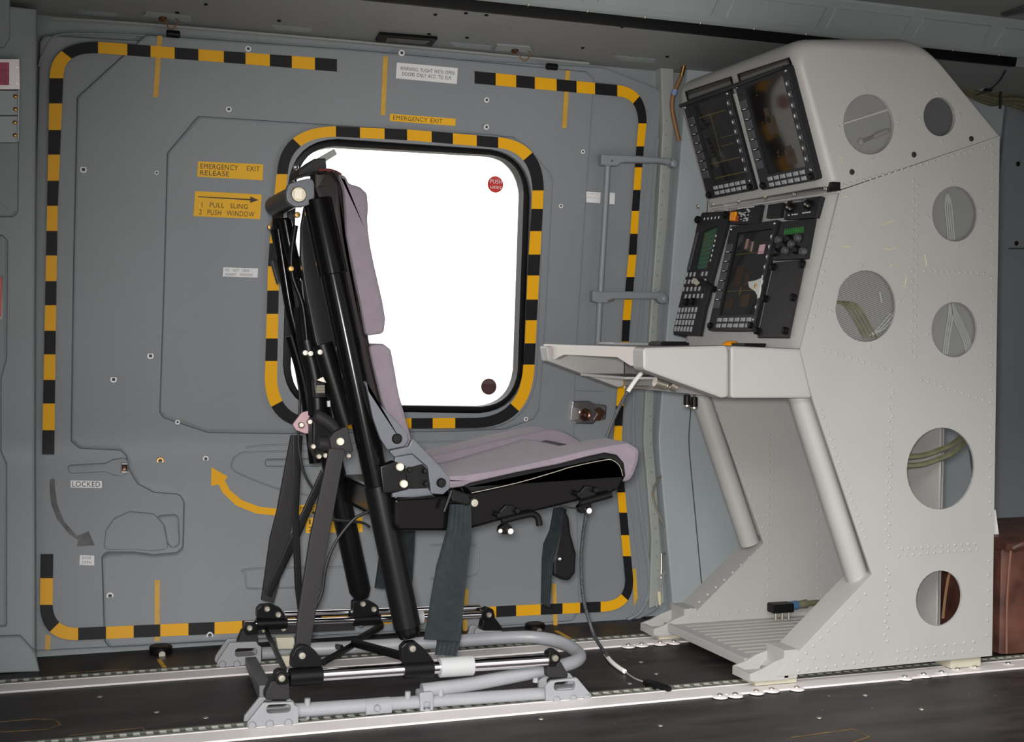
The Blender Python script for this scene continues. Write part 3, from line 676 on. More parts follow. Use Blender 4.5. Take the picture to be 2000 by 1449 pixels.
Ai = XZ([(1642, 370)], YN)[0]; Bi = XZ([(1562, 92)], YN)[0]; Ci = XZ([(1826, 114)], YN)[0]; Di = (D_[0]-.004, D_[1]-.002)
upper = shell([A, B_, C_, D_], [Ai, Bi, Ci, Di], .045, YN, -.085, 'upper_cover', CONS, [circ(c, r) for c, r in HU], [.004, .045, .10, .002])
lower = shell([(lx(1.148), 1.148), (lx(.78), .78), (1.745, .78), (1.82, 1.148)], [(lx(1.148)+.05, 1.148), (lx(.78)+.04, .78), (1.745, .78), (1.82, 1.148)], .045, YN+.001, -.085, 'lower_fascia', CONS, (), .002)
SP = [(1641, 372), (1562, 688), (1588, 782), (1703, 1122), (1548, 1285), (1514, 1322), (1938, 1281), (1953, 265)]
sp = XZ(SP, YN-.002)
g = G(); g.prism(sp, YN-.002, .006, .001, [circ(c, r) for c, r in HL], 0); side = obj('side_panel', g, CONS, con)
# lower side beams (toe wedge, rear post) and the far frame
g = G(); g.prism(XZ([(1702, 1123), (1547, 1285), (1513, 1321), (1730, 1302), (1760, 1100)], YN), YN+.004, .082, .001); obj('toe_beam', g, CONS, con)
FARP = [(x+.0, z) for x, z in sp]
g = G(); g.prism([(x, z) for x, z in FARP[2:]]+[(1.74, 1.25), (1.735, .80)], -.19, .006); obj('far_side_panel', g, CONS, con)
g = G(); g.prism([(FARP[3][0]-.001, FARP[3][1]-.001), FARP[4], FARP[5], (FARP[5][0]+.28, FARP[5][1]+.01), (FARP[3][0]+.08, FARP[3][1]+.02)], -.186, .085, .001); obj('toe_beam', g, CONS, con)
g = G(); g.prism([(x, z) for x, z in FARP[2:]]+[(1.74, 1.25), (1.735, .80)], -.105, .005); obj('outer_side_panel', g, CONS, con)
g = G(); g.box(2.135, 2.14, YN+.09, -.19, .05, .80); obj('knee_bulkhead', g, CONS, con)
g = G(); g.box(2.14, 2.235, -.455, -.45, .03, 1.25); g.box(2.16, 2.166, -.47, -.455, .03, 1.25); g.box(2.229, 2.235, -.475, -.455, .03, 1.25); obj('centre_web', g, CONS, con)
g = G(); pts = XZ([(1515, 1321), (1938, 1280)], YN)
g.box(1.60, 2.22, YN+.09, -.19, .040, .048); obj('foot_plate', g, CONS, con)
g = G()
for i in range(11): y = YN+.12+i*.033; g.tube([(1.63, y, .0440), (2.12, y, .0440)], .006, 8)
obj('foot_plate_ribs', g, CONS, con, kind='stuff')
g = G(); g.box(1.592, 1.604, YN+.088, -.19, .030, .052, .003); obj('foot_plate_edge', g, CONS, con)
# round gauze screens behind the upper five holes
for i, ((c, r), mm) in enumerate(zip(HU+HL[:3], [MESHG, DARK, MESHG, GAUZE, MESHG])):
    obj('gauze_screen', G().lathe((c[0], YN+.012, c[1]), (0, 1, 0), [(0, 0), (r+.012, 0), (r+.012, .002), (0, .002)], 32), mm, con, label='dark gauze screen' if mm is DARK else None)
# spring latch and strip seen in the front upper hole, wire bundles in the others
a, b = U(1682, 277, 1, YN+.009), U(1736, 254, 1, YN+.009)
sh = obj('spring_latch', G().cyl(a, b, .004, n=10), STEEL, con); g = G(); g.dome(a, (0, -1, 0), .009, .004)
for i in range(12): g.lathe(a.lerp(b, .45+i*.04), b-a, [(.004, 0), (.0065, .0015), (.004, .003)], 10)
obj('coil', g, MESHG, sh, kind='stuff')
obj('stiffener', G().pp([(1648, 240), (1742, 210), (1744, 213), (1648, 243)], YN+.010, .003), CONS, con)
def wires(px, n, sp_, m, yy=YN+.009, r=.0022):
    g = G()
    for k in range(n): g.tube([U(x+(k-(n-1)/2)*sp_*(1 if i else .3), y, 1, yy) for i, (x, y) in enumerate(px)], r, 6, 3)
    return obj('wire_bundle', g, m, con, kind='stuff')
wires([(1850, 378), (1852, 400), (1856, 440), (1858, 468)], 4, 4, CABG)
wires([(1856, 592), (1856, 620), (1850, 660), (1846, 692)], 3, 4, CABG)
wires([(1858, 592), (1868, 620), (1886, 660), (1893, 686)], 4, 4, CABG)
wires([(1636, 590), (1662, 596), (1684, 630), (1700, 660)], 4, 8, OLIVE, r=.003)
wires([(1718, 570), (1722, 592)], 1, 4, CABG); wires([(1700, 655), (1722, 640), (1746, 612)], 3, 7, CABG)
for dy in (0, 17):
    wires([(1760, 893+dy), (1800, 890+dy), (1832, 880+dy), (1862, 866+dy), (1890, 840+dy)], 1, 0, OLIVE, -.605, .0072)
# rivets on the side panel
g = G()
def row(p0, p1, n, Y=YN-.002):
    for i in range(n):
        t = i/(n-1); p = U(lerp(p0[0], p1[0], t), lerp(p0[1], p1[1], t), 1, Y); g.dome(p, (0, -1, 0), .0042, .0022, 8)
row((1650, 362), (1936, 284), 24); row((1784, 352), (1780, 686), 18); row((1792, 362), (1788, 696), 18); row((1939, 300), (1934, 1005), 30); row((1932, 1095), (1928, 1240), 6)
row((1806, 529), (1922, 534), 11); row((1762, 1072), (1904, 1062), 12); row((1756, 1085), (1908, 1073), 12)
row((1608, 683), (1740, 724), 11); row((1800, 742), (1920, 781), 10); row((1738, 752), (1730, 1058), 14); row((1744, 766), (1736, 1070), 14); row((1732, 1108), (1728, 1240), 6); row((1737, 1120), (1733, 1252), 6)
row((1603, 800), (1690, 1050), 18); row((1631, 420), (1586, 640), 11)
row((1690, 1160), (1560, 1290), 10); row((1560, 1310), (1704, 1290), 9); row((1590, 1285), (1702, 1275), 5); row((1754, 1272), (1902, 1253), 9); row((1752, 1288), (1900, 1270), 9)
for (c, r) in HL[:3]+HU:
    for k in range(4):
        an = math.pi/2*k+.15; g.dome((c[0]+(r+.012)*math.cos(an), YN-(.002 if c[1] < 1.15 else 0), c[1]+(r+.012)*math.sin(an)), (0, -1, 0), .0042, .0022, 8)
obj('rivet', g, CONS, con, kind='stuff')
g = G()
def row2(p0, p1, n): row(p0, p1, n, -.19)
row2((1502, 850), (1500, 1180), 20); row2((1596, 800), (1598, 1170), 18); row2((1480, 1075), (1350, 1190), 9); row2((1346, 1204), (1480, 1190), 8); row2((1400, 800), (1490, 1030), 12)
obj('rivet', g, CONS, con, kind='stuff')
for x, y in ((1785, 302), (1664, 336), (1897, 271)): obj('cover_screw', G().dome(U(x, y, 1, YN), (0, -1, 0), .007, .003), FLAT, con)
# desk -----------------------------------------------------------------------
C7 = lambda pts: cv(pts, 1040, 600, 3.3333)
obj('desk_side', G().pp([(1255, 678), (1421, 674), (1424, 690), (1424, 776), (1410, 778), (1256, 722)], YN-.004, .055, .006, .010), CONS, con)
obj('desk_side', G().pp([(1427, 675), (1565, 681), (1588, 778), (1427, 778)], YN-.006, .055, .006, .008), CONS, con)
g = G(); g.box(1.285, 1.76, YN+.03, -.085, .768, .781, .003); obj('desk_top', g, CONS, con)
lip = [(lambda p: (p.y, p.z))(U(x, y, 0, 1.278)) for x, y in C7([(75, 240), (722, 262), (720, 300), (704, 380), (640, 380), (555, 325), (210, 308), (180, 320), (150, 338), (85, 342), (75, 320)])]
g = G(); g.rings(lip, [(0, 1.277), (0, 1.292)], lambda a, c, d: Vector((d, a, c))); obj('desk_front_lip', g, CONS_LIT, con)
obj('desk_far_side', G().pp(C7([(85, 252), (560, 258), (604, 262), (596, 515), (560, 522), (100, 352)]), -.13, .045, .004, .006), CONS, con)
g = G(); g.box(1.50, 1.51, YN+.05, -.10, .668, .768); g.box(1.36, 1.50, -.40, -.13, .700, .706); obj('desk_under_tray', g, CONS, con)
g = G(); g.tube([U(x, y, 1, -.25) for x, y in C7([(600, 520), (760, 520), (840, 522), (940, 515)])], .004, 8); obj('cable_conduit', g, STEEL, con)
g = G(); a = U(1279, 745, 1, -.50); g.cyl(a, a+Vector((.03, 0, -.008)), .012, n=12); g.cyl(a+Vector((.035, -.01, -.004)), a+Vector((.05, -.01, -.012)), .014, n=12); obj('connector', g, STEEL, con)
# struts
for pb, pt, Y in (((1674, 1125), (1560, 770), -.628), ((1463, 1057), (1365, 762), -.145)):
    a, b = U(*pb, 1, Y), U(*pt, 1, Y); obj('strut_tube', G().cyl(a+(a-b).normalized()*.006, b, .0275, n=28), CONS, con)
# toes and track blocks
S12 = lambda pts: cv(pts, 1200, 1000, 2.5)
def toe(dx, y0):
    P = XZ(S12([(665, 790), (720, 768), (775, 735), (838, 708), (866, 712), (796, 822), (665, 828)]), YN); P = [(x+dx, z) for x, z in P]
    g = G(); g.prism(P, y0, .007, .001); g.prism(P, y0+.075, .007, .001)
    x0 = min(p[0] for p in P); z0 = min(p[1] for p in P)
    g.box(x0-.001, x0+.008, y0+.001, y0+.081, z0+.0005, z0+.020, .001); g.box(x0, x0+.10, y0+.001, y0+.081, z0+.0005, z0+.010); g.box(x0+.088, x0+.125, y0+.001, y0+.081, z0+.002, z0+.068, .002)
    t = obj('toe_bracket', g, CONS, con)
    obj('toe_bolt', G().cyl((x0+.05, y0+.03, z0+.008), (x0+.05, y0+.03, z0+.028), .006, n=10, b=.001), STEEL, t)
    obj('track_block', G().box(x0+.02, x0+.13, y0+.012, y0+.07, .0068, z0+.003, .002), TAN, con)
toe(0, YN); toe(-.004, -.192)
obj('track_block', G().box(2.12, 2.21, YN+.012, YN+.07, .0068, .032, .002), TAN, con)
# displays -------------------------------------------------------------------
def key_run(parent, pf, g0, spots, m, size, h0, h1, name='key'):
    """one shared mesh, one object per key"""
    first = None
    for (u, v) in spots:
        p = pf.w(u, v, 0)
        if first is None:
            g = G(); w, hh = size; pf.poly(g, [(u-w/2, v-hh/2), (u+w/2, v-hh/2), (u+w/2, v+hh/2), (u-w/2, v+hh/2)], h0, h1, .0015)
            first = obj(name, g, m, parent); P0 = p
        else:
            c = first.copy(); COL.objects.link(c); c.location = first.location+(p-P0)
def ticks(parent, pf, spots, m=WHT, name='key_mark', h=.016):
    g = G()
    for u0, v0, u1, v1 in spots: pf.poly(g, [(u0, v0), (u1, v0), (u1, v1), (u0, v1)], h-.0005, h+.0004)
    return obj(name, g, m, parent, kind='stuff')
def display(pf, q, sq, label, h=.014):
    R = pf.rect(q); S = pf.rect(sq); u0, u1, v0, v1 = R
    g = G(); pf.poly(g, pf.quad(R), -.02, h, .003, .006, holes=[pf.quad((S[0]-.001, S[1]+.001, S[2]-.001, S[3]+.001))])
    D = obj('display_unit', g, BEZ, con, label=label)
    g = G(); pf.poly(g, pf.quad(S, -.0012), .002, h-.004); obj('screen', g, SCR, D)
    W_, H_ = u1-u0, v1-v0
    kb = (v0+S[2])/2; sp_ = (S[1]-S[0])/6
    key_run(D, pf, None, [(S[0]-.004+sp_*(i+.5)*1.02, kb+dv) for dv in (H_*.026, -H_*.028) for i in range(6)], KEY, (sp_*.62, H_*.036), h-.001, h+.004)
    kl = (S[3]-S[2]); lu = (u0+S[0])/2
    key_run(D, pf, None, [(lu, S[3]-kl*.17-kl*.117*i) for i in range(7)], KEYD, ((S[0]-u0)*.66, kl*.094), h-.001, h+.003, 'bezel_key')
    ru = (u1+S[1])/2
    key_run(D, pf, None, [(ru, S[3]-kl*.10-kl*.117*i) for i in range(8)], KEYD, ((u1-S[1])*.5, kl*.07), h-.001, h+.003, 'bezel_key')
    ticks(D, pf, [(lu-.006, S[3]-kl*.2285-kl*.117*i, lu+.008, S[3]-kl*.2285-kl*.117*i+.0016) for i in range(6)]+[(ru-.003, S[3]-kl*.1-kl*.117*i, ru+.003, S[3]-kl*.1-kl*.117*i+.0016) for i in range(8)]+[(ru-.0008, S[3]-kl*.1-kl*.117*i-.003, ru+.0008, S[3]-kl*.1-kl*.117*i+.004) for i in range(8)], h=h+.0035)
    for su in (u0+W_*.06, u1-W_*.06):
        pc = pf.w(su, v0+H_*.045, h); k = obj('knob', G().lathe(pc, pf.n, [(.008, -.002), (.008, .006), (.006, .008), (0, .008)], 14), RUB, D)
    for su, sv_ in ((u0+W_*.04, v1-H_*.03), (u1-W_*.04, v1-H_*.03), (u1-W_*.04, v0+H_*.10)): obj('corner_screw', G().dome(pf.w(su, sv_, h), pf.n, .0042, .002, 8), CHROME, D)
    return D, R, S
dl, RL, SL = display(UPF, [(1342, 203), (1431, 172), (1483, 369), (1391, 387)], [(1362, 206), (1421, 184), (1467, 341), (1401, 355)], 'left display of the upper pair')
dr, RR, SR = display(UPF, [(1440, 168), (1543, 122), (1606, 350), (1500, 368)], [(1461, 169), (1534, 147), (1586, 322), (1511, 337)], 'right display of the upper pair')
dc, RC, SCn = display(LPF, [(1430, 445), (1527, 432), (1481, 648), (1395, 648)], [(1447, 459), (1514, 450), (1486, 616), (1415, 619)], 'middle display of the lower panel')
def marks(D, S, pf, items, m, h=.0105):
    g = G()
    for a, b, c, d in items: pf.poly(g, [(lerp(S[0], S[1], a), lerp(S[2], S[3], b)), (lerp(S[0], S[1], c), lerp(S[2], S[3], b)), (lerp(S[0], S[1], c), lerp(S[2], S[3], d)), (lerp(S[0], S[1], a), lerp(S[2], S[3], d))], h-.0004, h)
    obj('screen_image', g, m, D, kind='stuff')
random.seed(8)
marks(dl, SL, UPF, [(.05, .05, .98, .058), (.05, .235, .95, .243), (.05, .83, .9, .838), (.42, .30, .43, .83), (.55, .52, .95, .526), (.5, .42, .9, .426)], MAPY)
marks(dl, SL, UPF, [(random.uniform(.05, .75), v, 0, 0) for v in ()]+[(x, y, x+random.uniform(.04, .13), y+.012) for x, y in [(random.uniform(.08, .8), random.uniform(.3, .95)) for _ in range(34)]], MAPB)
marks(dr, SR, UPF, [(.28, .42, .52, .62), (.3, .55, .42, .72), (.55, .05, .8, .22), (.62, .14, .75, .26)], MAPB)
marks(dr, SR, UPF, [(x, y, x+.02, y+.012) for x, y in [(random.uniform(.1, .7), random.uniform(.1, .9)) for _ in range(14)]], MAPY)
marks(dc, SCn, LPF, [(.05, .29, .85, .296), (.05, .74, .9, .746), (.42, .24, .44, .34)], MAPY)
marks(dc, SCn, LPF, [(.2, .35, .4, .6), (.5, .1, .75, .25), (.1, .08, .3, .2), (.5, .35, .62, .5)], MAPB)
marks(dc, SCn, LPF, [(.70, .72, .86, .83)], PINKP); marks(dc, SCn, LPF, [(.28, .80, .36, .92), (.46, .76, .52, .88)], mat('dull_pink', (140, 110, 104), .4))
# glare hood and recessed shields above the upper pair
hood = [UPF.px(*p) for p in ((1341, 200), (1438, 163), (1545, 124), (1547, 129), (1442, 171), (1344, 206))]
g = G(); UPF.poly(g, hood, .0, .026, .002); obj('glare_hood', g, BEZ, con)
SHM = shield_mat()
for q in ([(1340, 178), (1428, 149), (1433, 166), (1345, 197)], [(1442, 144), (1541, 112), (1547, 126), (1447, 163)]):
    P = [UPF.px(*p) for p in q]; g = G(); UPF.poly(g, P, -.001, .002); s = obj('glare_shield', g, SHM, con)
    g = G(); UPF.poly(g, P, -.001, .004, 0, 0, holes=[inset(P, .003)]); obj('shield_rim', g, RUB, s)
for x, y in ((1363, 403), (1392, 399), (1442, 398-5), (1494, 388-4), (1551, 380), (1612, 369)):
    u, v = UPF.px(x, y); obj('cover_screw', G().dome(UPF.w(u, v, .0), UPF.n, .006, .003), STEEL, con)
g = G(); p = U(1633, 364, 1, YN-.001); g.box(p.x-.012, p.x+.010, p.y-.003, p.y+.02, p.z-.012, p.z+.010, .001); obj('corner_latch', g, RUB, con)
g = G(); UPF.poly(g, [UPF.px(*p) for p in ((1384, 412), (1386, 409), (1640, 372), (1641, 376))], 0, .006); obj('cover_lip', g, CONS, con)
# frame strips around the upper pair
for q in ([(1484, 180), (1490, 368), (1497, 368), (1441, 180)], ):
    g = G(); UPF.poly(g, [UPF.px(*p) for p in ((1436, 182), (1441, 181), (1499, 369), (1487, 371))], 0, .008, .002); obj('display_divider', g, CONS, con)
# lower panel: keypad unit
K6 = lambda pts: cv(pts, 1300, 370, 4.14)
g = G(); ko = [LPF.px(*p) for p in K6([(325, 195), (540, 182), (520, 300), (398, 740), (372, 880), (345, 965), (300, 1190), (92, 1180), (92, 1140), (140, 930), (215, 620), (285, 280)])]
kq = [LPF.px(*p) for p in K6([(332, 350), (455, 300), (362, 650), (268, 655)])]
LPF.poly(g, ko, -.02, .012, .002, 0, holes=[kq]); kp = obj('keypad_unit', g, BEZ, con, label='tall black keypad unit with green screen')
g = G(); LPF.poly(g, inset(kq, -.001), .002, .008); obj('screen', g, SCRG, kp)
S4 = [LPF.px(*p) for p in K6([(332, 350), (455, 300), (362, 650), (268, 655)])]
def bil(Q, a, b): return tuple(Vector(Q[0]).lerp(Vector(Q[1]), a).lerp(Vector(Q[3]).lerp(Vector(Q[2]), a), b))
g = G()
for i in range(9): LPF.poly(g, [bil(S4, .08, .08+i*.105), bil(S4, .9, .08+i*.105), bil(S4, .9, .10+i*.105), bil(S4, .08, .10+i*.105)], .008, .0085)
obj('screen_image', g, SCRL, kp, kind='stuff')
Qk = [LPF.px(*p) for p in K6([(195, 670), (385, 660), (340, 900), (140, 905)])]
key_run(kp, LPF, None, [bil(Qk, (c+.5)/6, (r+.5)/4) for r in range(4) for c in range(6) if (r, c) not in ((0, 3), (1, 4), (2, 5), (3, 0), (1, 3))], KEY, (.008, .012), .011, .015)
Qn = [LPF.px(*p) for p in K6([(135, 960), (300, 955), (245, 1165), (95, 1160)])]
key_run(kp, LPF, None, [bil(Qn, (c+.5)/6, (r+.5)/4) for r in range(4) for c in range(6)], KEY, (.009, .014), .011, .015)
Ql = [LPF.px(*p) for p in K6([(268, 370), (308, 362), (232, 650), (205, 655)])]
key_run(kp, LPF, None, [bil(Ql, .5, (r+.5)/7) for r in range(7)], KEYD, (.014, .020), .011, .015, 'bezel_key')
Ql = [LPF.px(*p) for p in K6([(432, 370), (455, 362), (402, 600), (380, 605)])]
ticks(kp, LPF, [(lambda p: (p[0]-.002, p[1]-.003, p[0]+.002, p[1]+.003))(bil(Ql, .5, (r+.5)/6)) for r in range(6)], h=.0125)
ticks(kp, LPF, [(lambda p: (p[0]-.002, p[1]-.003, p[0]+.002, p[1]+.003))(LPF.px(*K6([(345+i*29, 248-i*3)])[0])) for i in range(5)], h=.0125)
for c in ((295, 255), (520, 215), (205, 920), (255, 915)): u, v = LPF.px(*K6([c])[0]); obj('knob', G().lathe(LPF.w(u, v, .010), LPF.n, [(.010, 0), (.010, .008), (.007, .011), (0, .011)], 14), RUB, kp)
# small panels at the top of the lower fascia
def lplate(pts, m, name, label=None, h=.01, r=.002, b=.002):
    g = G(); LPF.poly(g, [LPF.px(*p) for p in K6(pts)], -.01, h, b, r); return obj(name, g, m, con, label=label)
rp = lplate([(552, 180), (805, 128), (775, 285), (545, 292)], BEZ, 'release_panel', 'small black panel with orange button')
g = G(); LPF.poly(g, [LPF.px(*p) for p in K6([(562, 195), (605, 190), (596, 262), (556, 265)])], .009, .016, .002); obj('warning_button', g, ORG, rp)
g = G(); LPF.poly(g, [LPF.px(*p) for p in K6([(596, 225), (620, 222), (612, 268), (575, 272)])], .009, .013, .002); obj('warning_button', g, mat('rust_red_plastic', (150, 72, 28), .4), rp)
def pt(*c): return LPF.px(*K6([c])[0])
ticks(rp, LPF, [(lambda p: (p[0]-.0035, p[1]-.0012, p[0]+.0035, p[1]+.0012))(pt(x, y)) for x, y in [(618+i*17, 162-i*2) for i in range(8)]]+[(lambda p: (p[0]-.004, p[1]-.0008, p[0]+.004, p[1]+.0008))(pt(x, y)) for x, y in ((640, 200), (640, 225), (636, 250), (672, 195), (668, 220), (664, 245), (660, 262), (700, 190), (695, 215), (690, 240), (684, 262))], h=.0105)
g = G()
for x, y in ((640, 212), (668, 220), (705, 185), (690, 255)): u, v = pt(x, y); g.cyl(LPF.w(u, v, .009), LPF.w(u, v, .018)+Vector((0, 0, .004)), .003, n=8)
obj('toggle', g, KEY, rp, kind='stuff')
lplate([(855, 130), (975, 112), (955, 232), (838, 240)], BEZ, 'blank_cover')
lp_ = lplate([(1012, 100), (1283, 62), (1240, 235), (980, 252)], BEZ, 'lighting_panel', 'small black panel with console lights knobs')
Q = [pt(*c) for c in ((1060, 100), (1170, 86), (1168, 104), (1056, 120))]
obj('lettering', text_geo('CONSOLE LGTS', lambda u, t: LPF.w(*bil(Q, u, 1-t), .0106), (0, .1, 1, .9)), WHT, lp_)
ticks(lp_, LPF, [(lambda p: (p[0]-.003, p[1]-.0012, p[0]+.003, p[1]+.0012))(pt(x, y)) for x, y in [(1025, 218), (1055, 213), (1075, 211), (1090, 209), (1142, 200), (1160, 197), (1178, 195), (1195, 192)]], h=.0105)
for c in ((1045, 160), (1190, 135)):
    u, v = pt(*c); k = obj('knob', G().lathe(LPF.w(u, v, .009), LPF.n, [(.012, 0), (.011, .012), (.009, .014), (0, .014)], 16), RUB, lp_)
    obj('knob_pointer', G().cyl(LPF.w(u, v, .023), LPF.w(u+.012, v-.006, .018), .003, n=8), STEEL, k)
ra = lplate([(962, 268), (1222, 240), (1160, 565), (890, 580)], BEZ, 'radio_panel', 'black radio panel with small green display')
g = G(); LPF.poly(g, [pt(*c) for c in ((988, 325), (1166, 300), (1152, 362), (968, 382))], .009, .0105); rs = obj('screen', g, mat('dark_green_display', (14, 30, 16), .2), ra)
g = G()
for i in range(9):
    for k in range(2):
        x = 995+i*18; y = 345-i*2.2+k*16; u, v = pt(x, y); LPF.poly(g, [(u-.003, v-.0045), (u+.003, v-.0045), (u+.003, v+.0045), (u-.003, v+.0045)], .0105, .0109)
obj('screen_image', g, SCRL, rs, kind='stuff')
for i, c in enumerate([(950, 420), (1030, 412), (1108, 405), (985, 462), (1055, 455), (925, 518), (1005, 505), (1088, 498), (1150, 512)]):
    u, v = pt(*c); obj('knob', G().lathe(LPF.w(u, v, .009), LPF.n, [(.011, 0), (.010, .009), (.008, .011), (0, .011)], 12), RUB if i % 2 else KEYD, ra)
bp = lplate([(890, 592), (1135, 570), (1005, 1205), (755, 1203)], FLAT, 'blank_panel', 'plain dark grey blanking panel', .006)
for c in ((893, 633), (1130, 612), (828, 890), (1060, 882), (768, 1152), (995, 1150)):
    u, v = pt(*c); obj('thumb_screw', G().lathe(LPF.w(u, v, .005), LPF.n, [(.009, 0), (.009, .010), (.006, .012), (0, .012)], 12), RUB, bp)
tb = lplate([(718, 760), (775, 750), (832, 728), (800, 888), (775, 840), (725, 805)], mat('pale_tab', (190, 192, 188), .45), 'retaining_tab', 'pale tab with a hole beside the middle screen', .019, 0, .001)
u, v = pt(780, 797); obj('tab_rivet', G().lathe(LPF.w(u, v, .017), LPF.n, [(.006, 0), (.006, .003), (.003, .0035), (0, .002)], 12), BRASS, tb)
g = G(); LPF.poly(g, [pt(*c) for c in ((310, 735), (345, 740), (450, 800), (430, 845), (340, 775))], .011, .026, .003); ck = obj('fabric_strap', g, RUB, con, label='black strap with cream tag')
g = G(); LPF.poly(g, [pt(*c) for c in ((288, 732), (325, 742), (338, 768), (305, 792), (262, 758))], .02, .024, .001); obj('tag', g, TAN, ck)
# things on and under the desk
p = Vector((1.60, -.48, .781)); g = G()
def desk_y(x, y, z): return U(x, y, 2, z)
tr = U(1428, 668, 1, -.45); zt = .781
tbq = root('trackball', (tr.x, tr.y, zt), 'orange trackball set in the grey console desk', 'trackball')
obj('ball', G().lathe((tr.x, tr.y, zt-.004), (0, 0, 1), [(.0245, 0), (.0235, .007), (.019, .014), (.011, .018), (0, .0195)], 24), ORG, tbq)
obj('bezel_ring', G().lathe((tr.x, tr.y, zt), (0, 0, 1), [(.034, 0), (.034, .003), (.0245, .004), (.0245, 0)], 24), RUB, tbq)
p = U(1470, 672, 1, -.50); g = G(); g.box(p.x-.04, p.x+.045, -.53, -.44, zt, zt+.010, .002); kb = obj('desk_switch_box', g, RUB, None, 'low black switch box on the desk right of the orange trackball', 'switch')
p = U(1306, 668, 1, -.30); kb = root('keypad', (p.x, -.30, zt), 'small black keypad lying on the console desk', 'keypad'); g = G(); g.box(p.x-.040, p.x+.040, -.335, -.265, zt, zt+.009, .002); obj('base', g, RUB, kb)
g = G()
for i in range(4):
    for j in range(4): g.box(p.x-.034+i*.018, p.x-.020+i*.018, -.330+j*.0165, -.316+j*.0165, zt+.008, zt+.0115, .001)
obj('keys', g, BEZ, kb, kind='stuff')
p = U(1225, 667, 1, -.15); g = G(); g.box(p.x-.06, p.x+.07, -.20, -.10, zt, zt+.007, .002); nt_ = obj('map_wallet', g, mat('clear_grey_plastic', (150, 152, 154), .25), None, 'flat grey plastic sleeve on the far corner of the desk', 'sleeve')
for x, dy in ((1342, 0), (1356, 4)):
    a = U(x, 762+dy, 1, -.40); h_ = root('jack_plug', a+Vector((0, 0, -.045)), 'black jack plug hanging under the desk, %s of the pair' % ('left' if x == 1342 else 'right'), 'plug', 'jack plugs under the desk')
    obj('cord', G().cyl(a+Vector((0, 0, .02)), a+Vector((0, 0, -.012)), .0025, n=8), CORD, h_); obj('body', G().cyl(a+Vector((0, 0, -.012)), a+Vector((0, 0, -.036)), .0085, n=14, b=.001), RUB, h_); obj('tip', G().cyl(a+Vector((0, 0, -.036)), a+Vector((0, 0, -.040)), .008, n=14), STEEL, h_)
# connector box on the foot plate
p = U(1530, 1200, 1, -.238); zb = p.z; cb = root('connector_box', (p.x, p.y, zb), 'black connector box on the ribbed foot plate of the console', 'connector')
g = G(); g.box(p.x-.030, p.x+.034, p.y, p.y+.036, zb+.003, zb+.028, .004); obj('housing', g, RUB, cb)
g = G(); [g.cyl((p.x-.02+i*.02, p.y+.006, .050), (p.x-.02+i*.02, p.y+.006, zb+.006), .004, n=8) for i in range(3)]; obj('stud', g, STEEL, cb, kind='stuff')
g = G(); g.cyl((p.x+.034, p.y+.02, zb+.017), (p.x+.056, p.y+.022, zb+.018), .0125, n=14); obj('blue_collar', g, mat('blue_collar', (60, 96, 128), .4), cb)
g = G(); g.cyl((p.x+.056, p.y+.022, zb+.018), (p.x+.088, p.y+.026, zb+.019), .010, .012, n=14); g.cyl((p.x+.088, p.y+.026, zb+.019), (p.x+.130, p.y+.032, zb+.019), .008, n=12); obj('plug', g, OLIVE, cb)
# scratches worn through the paint of the side panel
g = G()
for px in ([(1640, 305), (1645, 312), (1642, 320)], [(1648, 383), (1656, 384)], [(1645, 481), (1660, 482)], [(1724, 485), (1740, 487), (1752, 482)], [(1738, 520), (1745, 516)], [(1760, 557), (1772, 561)], [(1720, 440), (1748, 430)], [(1806, 497), (1810, 520)], [(1770, 540), (1768, 556)]):
    g.tube([U(x, y, 1, YN-.0022) for x, y in px], .0008, 5, 2)
obj('scratches', g, mat('worn_primer', (214, 198, 150), .5), con, kind='stuff')
# ---------------------------------------------------------------- operator seat
C4 = lambda p: cv(p, 400, 1050, 3.632)
C5 = lambda p: cv(p, 500, 250, 3.6225)
C6 = lambda p: cv(p, 500, 600, 3.6225)
C27 = lambda p: cv(p, 700, 750, 2.8983)
C8 = lambda p: cv(p, 800, 1100, 3.3333)
seat = root('crew_chair', (.82, -.38, 0), 'black framed crew chair with lilac grey cushions facing the console', 'chair')
NY, FY = -.615, -.13                        # planes of the near and far base rods
def S(name, g, m, par=None, **k):
    for v in g.bm.verts: v.co.z = max(v.co.z, .0068)          # everything rests on top of the tracks
    return obj(name, g, m, par or seat, **k)
def tb(pts, Y, r, m, name, n=12, smooth=0, par=seat):
    P = [U(x, y, 1, Y if not isinstance(Y, (list, tuple)) else Y[i]) for i, (x, y) in enumerate(pts)]
    return S(name, G().tube(P, r, n, smooth), m, par)
def bolt(px, Y, r, m=STEEL, par=seat, h=.006):
    c = U(*px, 1, Y); return obj('bolt', G().lathe(c+Vector((0, .004, 0)), (0, -1, 0), [(r, 0), (r, h), (r*.8, h+.0025), (0, h+.003)], 14), m, par)
def hexbolt(px, Y, r, par=seat):
    c = U(*px, 1, Y); q = obj('bolt', G().lathe(c+Vector((0, .003, 0)), (0, -1, 0), [(r, 0), (r, .005), (r*.75, .007), (r*.6, .007), (r*.55, .004), (0, .004)], 14), STEEL, par); return q
